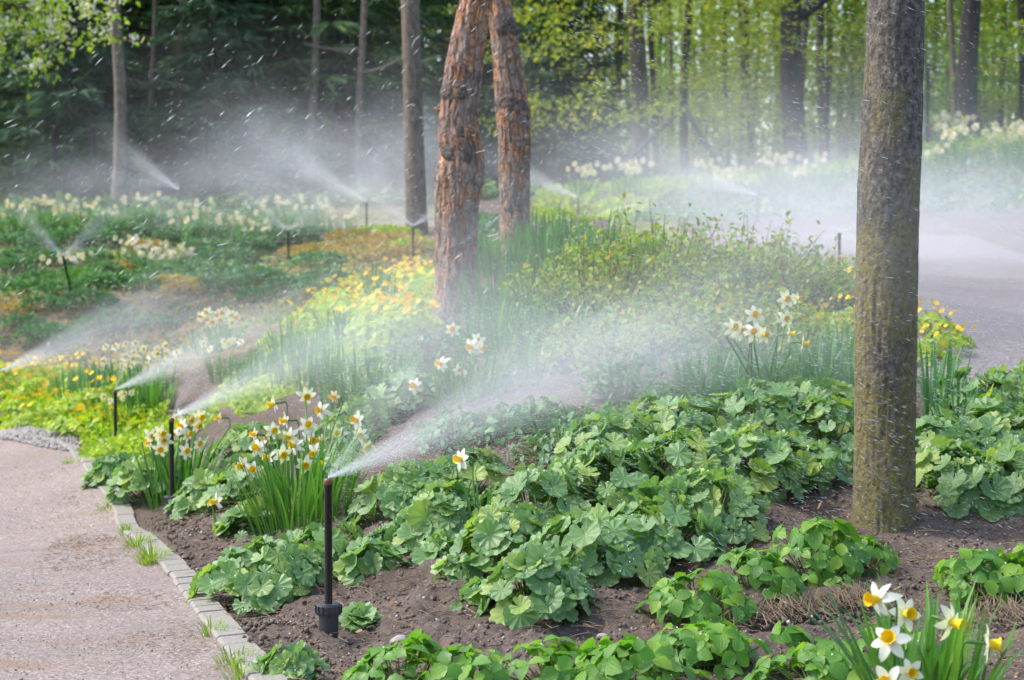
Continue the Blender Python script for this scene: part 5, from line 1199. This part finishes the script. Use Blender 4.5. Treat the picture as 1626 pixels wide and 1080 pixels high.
m = MB(); m.inst((V * np.array([1, .8, .6]), OCTA[1], OCTA[2]), basis(rnd_dirs(k, 1, rg), rg.uniform(0, 6.28, k), rg.uniform(.006, .016, k)), p)
tag(m.build('gravel', M['stone'], None, smooth=True), 'wet grey gravel where the path bends out of view', 'gravel', None, 'stuff')

# ------------------------------------------------------------------ water: drops in flight
DROP = (np.array([(1,0,0),(-.5,.87,0),(-.5,-.87,0),(0,0,1.0),(0,0,-1.0)], float), np.array([(0,1,3),(1,2,3),(2,0,3),(1,0,4),(2,1,4),(0,2,4)]), np.zeros((5, 2)))
def drops(mb, p, v, r, length):
    k = len(p); d = v / np.linalg.norm(v, axis=1)[:, None]; B = basis(d, np.zeros(k), 1.0)
    B = B * np.stack([r, r, length * .5], 1)[:, None, :]; mb.inst(DROP, B, p)
def fly(src, az, spread, e0, e1, v0, n, rg, tmax=1.2, power=1.0):
    """positions and velocities of n drops on ballistic arcs from a nozzle"""
    a = R(az) + R(spread) * rg.uniform(-1, 1, n); e = R(e0) + R(e1 - e0) * rg.random(n) ** 0.8; s = v0 * rg.uniform(.55, 1.1, n)
    v = np.stack([np.cos(a) * np.cos(e), np.sin(a) * np.cos(e), np.sin(e)], 1) * s[:, None]; t = tmax * rg.random(n) ** power
    drag = np.exp(-0.5 * t)[:, None]; p = src + v * (t[:, None] * (1 + drag) / 2) + np.array([0, 0, -4.9]) * (t ** 2)[:, None]; vv = v * drag + np.array([0, 0, -9.8]) * t[:, None]
    ok = p[:, 2] > H(p[:, 0], p[:, 1]) + .02
    return p[ok], vv[ok], t[ok]
JETS = {  # azimuth, spread, elevation low/high, speed, drops, drop radius, label
 'a': (28, 62, 8, 34, 6.0, 11000, .00045, 'fan of water drops thrown by the closest sprinkler over the bed'),
 'b': (25, 55, 10, 32, 5.6, 7000, .00055, 'spray of drops from the kerbside sprinkler'),
 'c': (22, 50, 10, 30, 5.6, 5000, .0007, 'spray of drops from the sprinkler in the lime ground cover'),
 'd': (20, 40, 10, 26, 5.6, 3600, .0008, 'spray of drops entering from the frame edge over orange-yellow flowers'),
 'e': (90, 170, 20, 38, 4.4, 3500, .0009, 'wide V of drops from the tilted sprinkler'),
 'f': (90, 175, 20, 36, 4.6, 3000, .0012, 'drops from the sprinkler on the brown upper slope'),
 'g': (90, 175, 18, 34, 4.6, 3400, .0010, 'drops from the sprinkler before the slim grey trunk'),
 'h': (155, 60, 14, 34, 5.2, 3400, .0012, 'drops from the sprinkler at the narrow pale footpath'),
 'i': (165, 60, 14, 34, 5.2, 3000, .0012, 'drops from the sprinkler on the grass past the thinner pine'),
 'j': (155, 60, 14, 34, 5.2, 2600, .0013, 'drops from the faint sprinkler behind the crest'),
 'k': (60, 120, 10, 34, 5.2, 3500, .0009, 'drops from the misted sprinkler beside the mossy trunk'),
 'l': (160, 80, 10, 32, 5.6, 3500, .0011, 'drops from the sprinkler lost in white mist'),
}
for i, (key, (az, sp, e0, e1, v0, n, rad, lab)) in enumerate(JETS.items()):
    rg = np.random.default_rng(500 + i); m = MB()
    p, v, t = fly(NZ[key], az, sp, e0, e1, v0, n, rg); k = len(p); sz = rg.uniform(.6, 1.5, k) * rad * np.clip(.45 + t * 3, .45, 1)
    drops(m, p, v, sz * .7, np.clip(sz * 26, .004, .032))
    p, v, t = fly(NZ[key], az, sp, e0, e1, v0, n, rg, .14, 1.6); k = len(p); sz = rg.uniform(.5, 1.0, k) * rad * .8; drops(m, p, v, sz, sz * 9)
    tag(m.build('water_spray', M['water'], None, smooth=False), lab, 'water spray', None, 'stuff')
def stray(n, x, y, z, vel, jit, r0, r1, asp, label, seed):
    rg = np.random.default_rng(seed); p = np.stack([rg.uniform(*x, n), rg.uniform(*y, n), rg.uniform(*z, n)], 1); p = p[p[:, 2] > H(p[:, 0], p[:, 1]) + .05]; k = len(p)
    v = np.array(vel) + rg.normal(0, jit, (k, 3)); sz = r0 * (r1 / r0) ** (rg.random(k) ** 2.2); m = MB(); drops(m, p, v, sz, sz * asp * rg.uniform(.7, 1.2, k)); tag(m.build('water_drops', M['water'], None, smooth=False), label, 'water drops', None, 'stuff')
stray(800, (-2.4, .0), (6.0, 10.5), (.75, 2.3), (-2.6, -.3, -2.2), .7, .0004, .0016, 34, 'large stray drops falling before the dark spruces', 1)
stray(2600, (-1.4, .8), (6.0, 10.0), (.55, 1.5), (-2.2, 0, -1.6), .9, .0003, .0008, 30, 'fine drops drifting before the two orange pines', 2)
stray(7500, (.15, 1.7), (4.3, 8.5), (-.1, 1.9), (3.6, .3, -1.1), .5, .0003, .0007, 34, 'fine drops blown past the mossy trunk', 3)
stray(15000, (-.5, 1.5), (5.0, 9.0), (-.1, .75), (3.4, .6, -.9), .6, .0003, .0006, 34, 'fine drops sweeping over the mound', 4)

# ------------------------------------------------------------------ mist hanging where the jets break up
def mist_mat(name, kind, step=1.0):
    k = Nt(name); tc = k.n('TexCoord').outputs['Object']; D = k.n('SeparateColor', {'Color': k.n('ObjectInfo').outputs['Color']}).outputs[0]
    D = k.math('MULTIPLY', D, 4.0)
    if kind == 'cloud':
        r = k.n('VectorMath', {0: tc}, operation='LENGTH').outputs['Value']
        f = k.n('MapRange', {'Value': r, 'From Min': 1.0, 'From Max': 0.1}, interpolation_type='SMOOTHERSTEP').outputs[0]
        nz = k.fl(k.noise(2.6, tc, 3, 0.6, 0.4), 0.32, 0.68); f = k.math('MULTIPLY', f, k.math('ADD', 0.25, k.math('MULTIPLY', nz, 1.1)))
    else:
        s = k.n('SeparateXYZ', {'Vector': tc}); z = s.outputs[2]
        rr = k.math('SQRT', k.math('ADD', k.math('MULTIPLY', s.outputs[0], s.outputs[0]), k.math('MULTIPLY', s.outputs[1], s.outputs[1])))
        q = k.math('DIVIDE', rr, k.math('MULTIPLY', k.math('MAXIMUM', z, 0.004), 0.29))
        f = k.n('MapRange', {'Value': q, 'From Min': 1.0, 'From Max': 0.0}, interpolation_type='SMOOTHERSTEP').outputs[0]
        fade = k.n('MapRange', {'Value': z, 'From Min': 1.0, 'From Max': 0.2}, interpolation_type='SMOOTHSTEP').outputs[0]
        zi = k.math('MAXIMUM', z, 0.02)
        dv = k.n('CombineXYZ', {'X': k.math('DIVIDE', s.outputs[0], zi), 'Y': k.math('DIVIDE', s.outputs[1], zi), 'Z': k.math('MULTIPLY', z, 0.35)}).outputs[0]
        stream = k.fl(k.noise(26.0, dv, 3, 0.65), 0.36, 0.62)
        f = k.math('MULTIPLY', f, k.math('ADD', 0.25, k.math('MULTIPLY', stream, 1.5)))
        f = k.math('MULTIPLY', k.math('MULTIPLY', f, fade), k.math('DIVIDE', 1.0, k.math('ADD', 0.004, k.math('POWER', k.math('MAXIMUM', z, 0.0), 1.6))))
    v = k.n('VolumeScatter', {'Color': (0.82, 0.835, 0.89, 1), 'Density': k.math('MULTIPLY', D, f), 'Anisotropy': 0.25}).outputs[0]
    k.t.links.new(v, k.out.inputs['Volume'])
    try: k.m.cycles.volume_step_rate = step
    except Exception: pass
    return k.m
M['mist'] = mist_mat('mist', 'cloud'); M['jet'] = mist_mat('jet_mist', 'cone', 0.35)
sphere = MB(); th = np.arange(24) * math.pi / 12; lathe(sphere, [(math.sin(a) + 1e-4, -math.cos(a)) for a in np.linspace(0, math.pi, 13)], (0, 0, 0), 24)
so = sphere.build('mist', M['mist']); SPH = so.data; bpy.data.objects.remove(so)
co = MB(); lathe(co, [(1e-4, 0.0), (0.29, 1.0), (1e-4, 1.0)], (0, 0, 0), 20); so = co.build('jet', M['jet']); CONE = so.data; bpy.data.objects.remove(so)
def mist(px, py, d, rx, ry, rz, dens, label='drifting white mist of spray'):
    o = bpy.data.objects.new('mist', SPH); COL.objects.link(o); o.location = P(px, py, d); o.scale = (rx, ry, rz); o.color = (dens / 4, 0, 0, 1); tag(o, label, 'mist', None, 'stuff')
def jet(key, az, el, L, dens, label='dense white jet of water mist'):
    o = bpy.data.objects.new('water_jet', CONE); COL.objects.link(o); o.location = NZ[key]; d = Vector((math.cos(R(az)) * math.cos(R(el)), math.sin(R(az)) * math.cos(R(el)), math.sin(R(el))))
    o.rotation_euler = d.to_track_quat('Z', 'Y').to_euler(); o.scale = (L,) * 3; o.color = (dens * 11.5 / 4, 0, 0, 1); tag(o, label, 'water jet', None, 'stuff')
for a in [(300,300,21,1.4,1.0,.70,.30),(480,272,21,1.4,1.1,.95,.36),(645,268,20.9,1.1,1.1,1.05,.50),(560,315,21.5,1.3,.8,.5,.42),(120,300,23,1.6,1.0,.7,.26),(400,225,22,1.3,1.0,.9,.16),
          (1500,345,16.5,3.0,2.0,1.1,.34),(1230,320,18,2.2,1.5,.85,.42),(1580,385,14,1.6,1.2,.6,.24),(1080,310,19,1.4,1.2,.6,.25),(960,270,22,1.7,1.2,1.0,.32),(1130,215,24,2.4,1.2,1.1,.20),
          (560,200,24,6.5,2.5,1.8,.034),(1350,190,25,6.0,2.5,1.8,.035),(1000,590,6.8,1.4,.9,.55,.40),(770,570,7.2,1.1,.9,.46,.34),(560,580,8.6,1.2,.8,.42,.26),(260,550,11.8,1.5,.9,.46,.28),(1230,420,8.4,1.0,.7,.50,.26),(760,420,9.0,1.2,.8,.7,.14),(1330,250,12,1.8,1.0,1.0,.10)]: mist(*a)
for a in [('a', 18, 22, 2.2, .021), ('a', 55, 38, 1.3, .009), ('a', 95, 52, .8, .005), ('b', 70, 44, 1.2, .010), ('b', 18, 24, 2.2, .019), ('c', 15, 24, 2.2, .020), ('c', 80, 44, 1.0, .010), ('d', 12, 23, 2.3, .020), ('e', 0, 42, 1.0, .028), ('e', 180, 46, 1.0, .028), ('f', 10, 40, .9, .028), ('f', 170, 42, .9, .028), ('g', 5, 36, .8, .028), ('g', 175, 38, .8, .028), ('h', 168, 30, 1.9, .028), ('i', 168, 24, 1.9, .028), ('j', 165, 34, 1.7, .026), ('l', 172, 16, 1.6, .03)]: jet(*a)
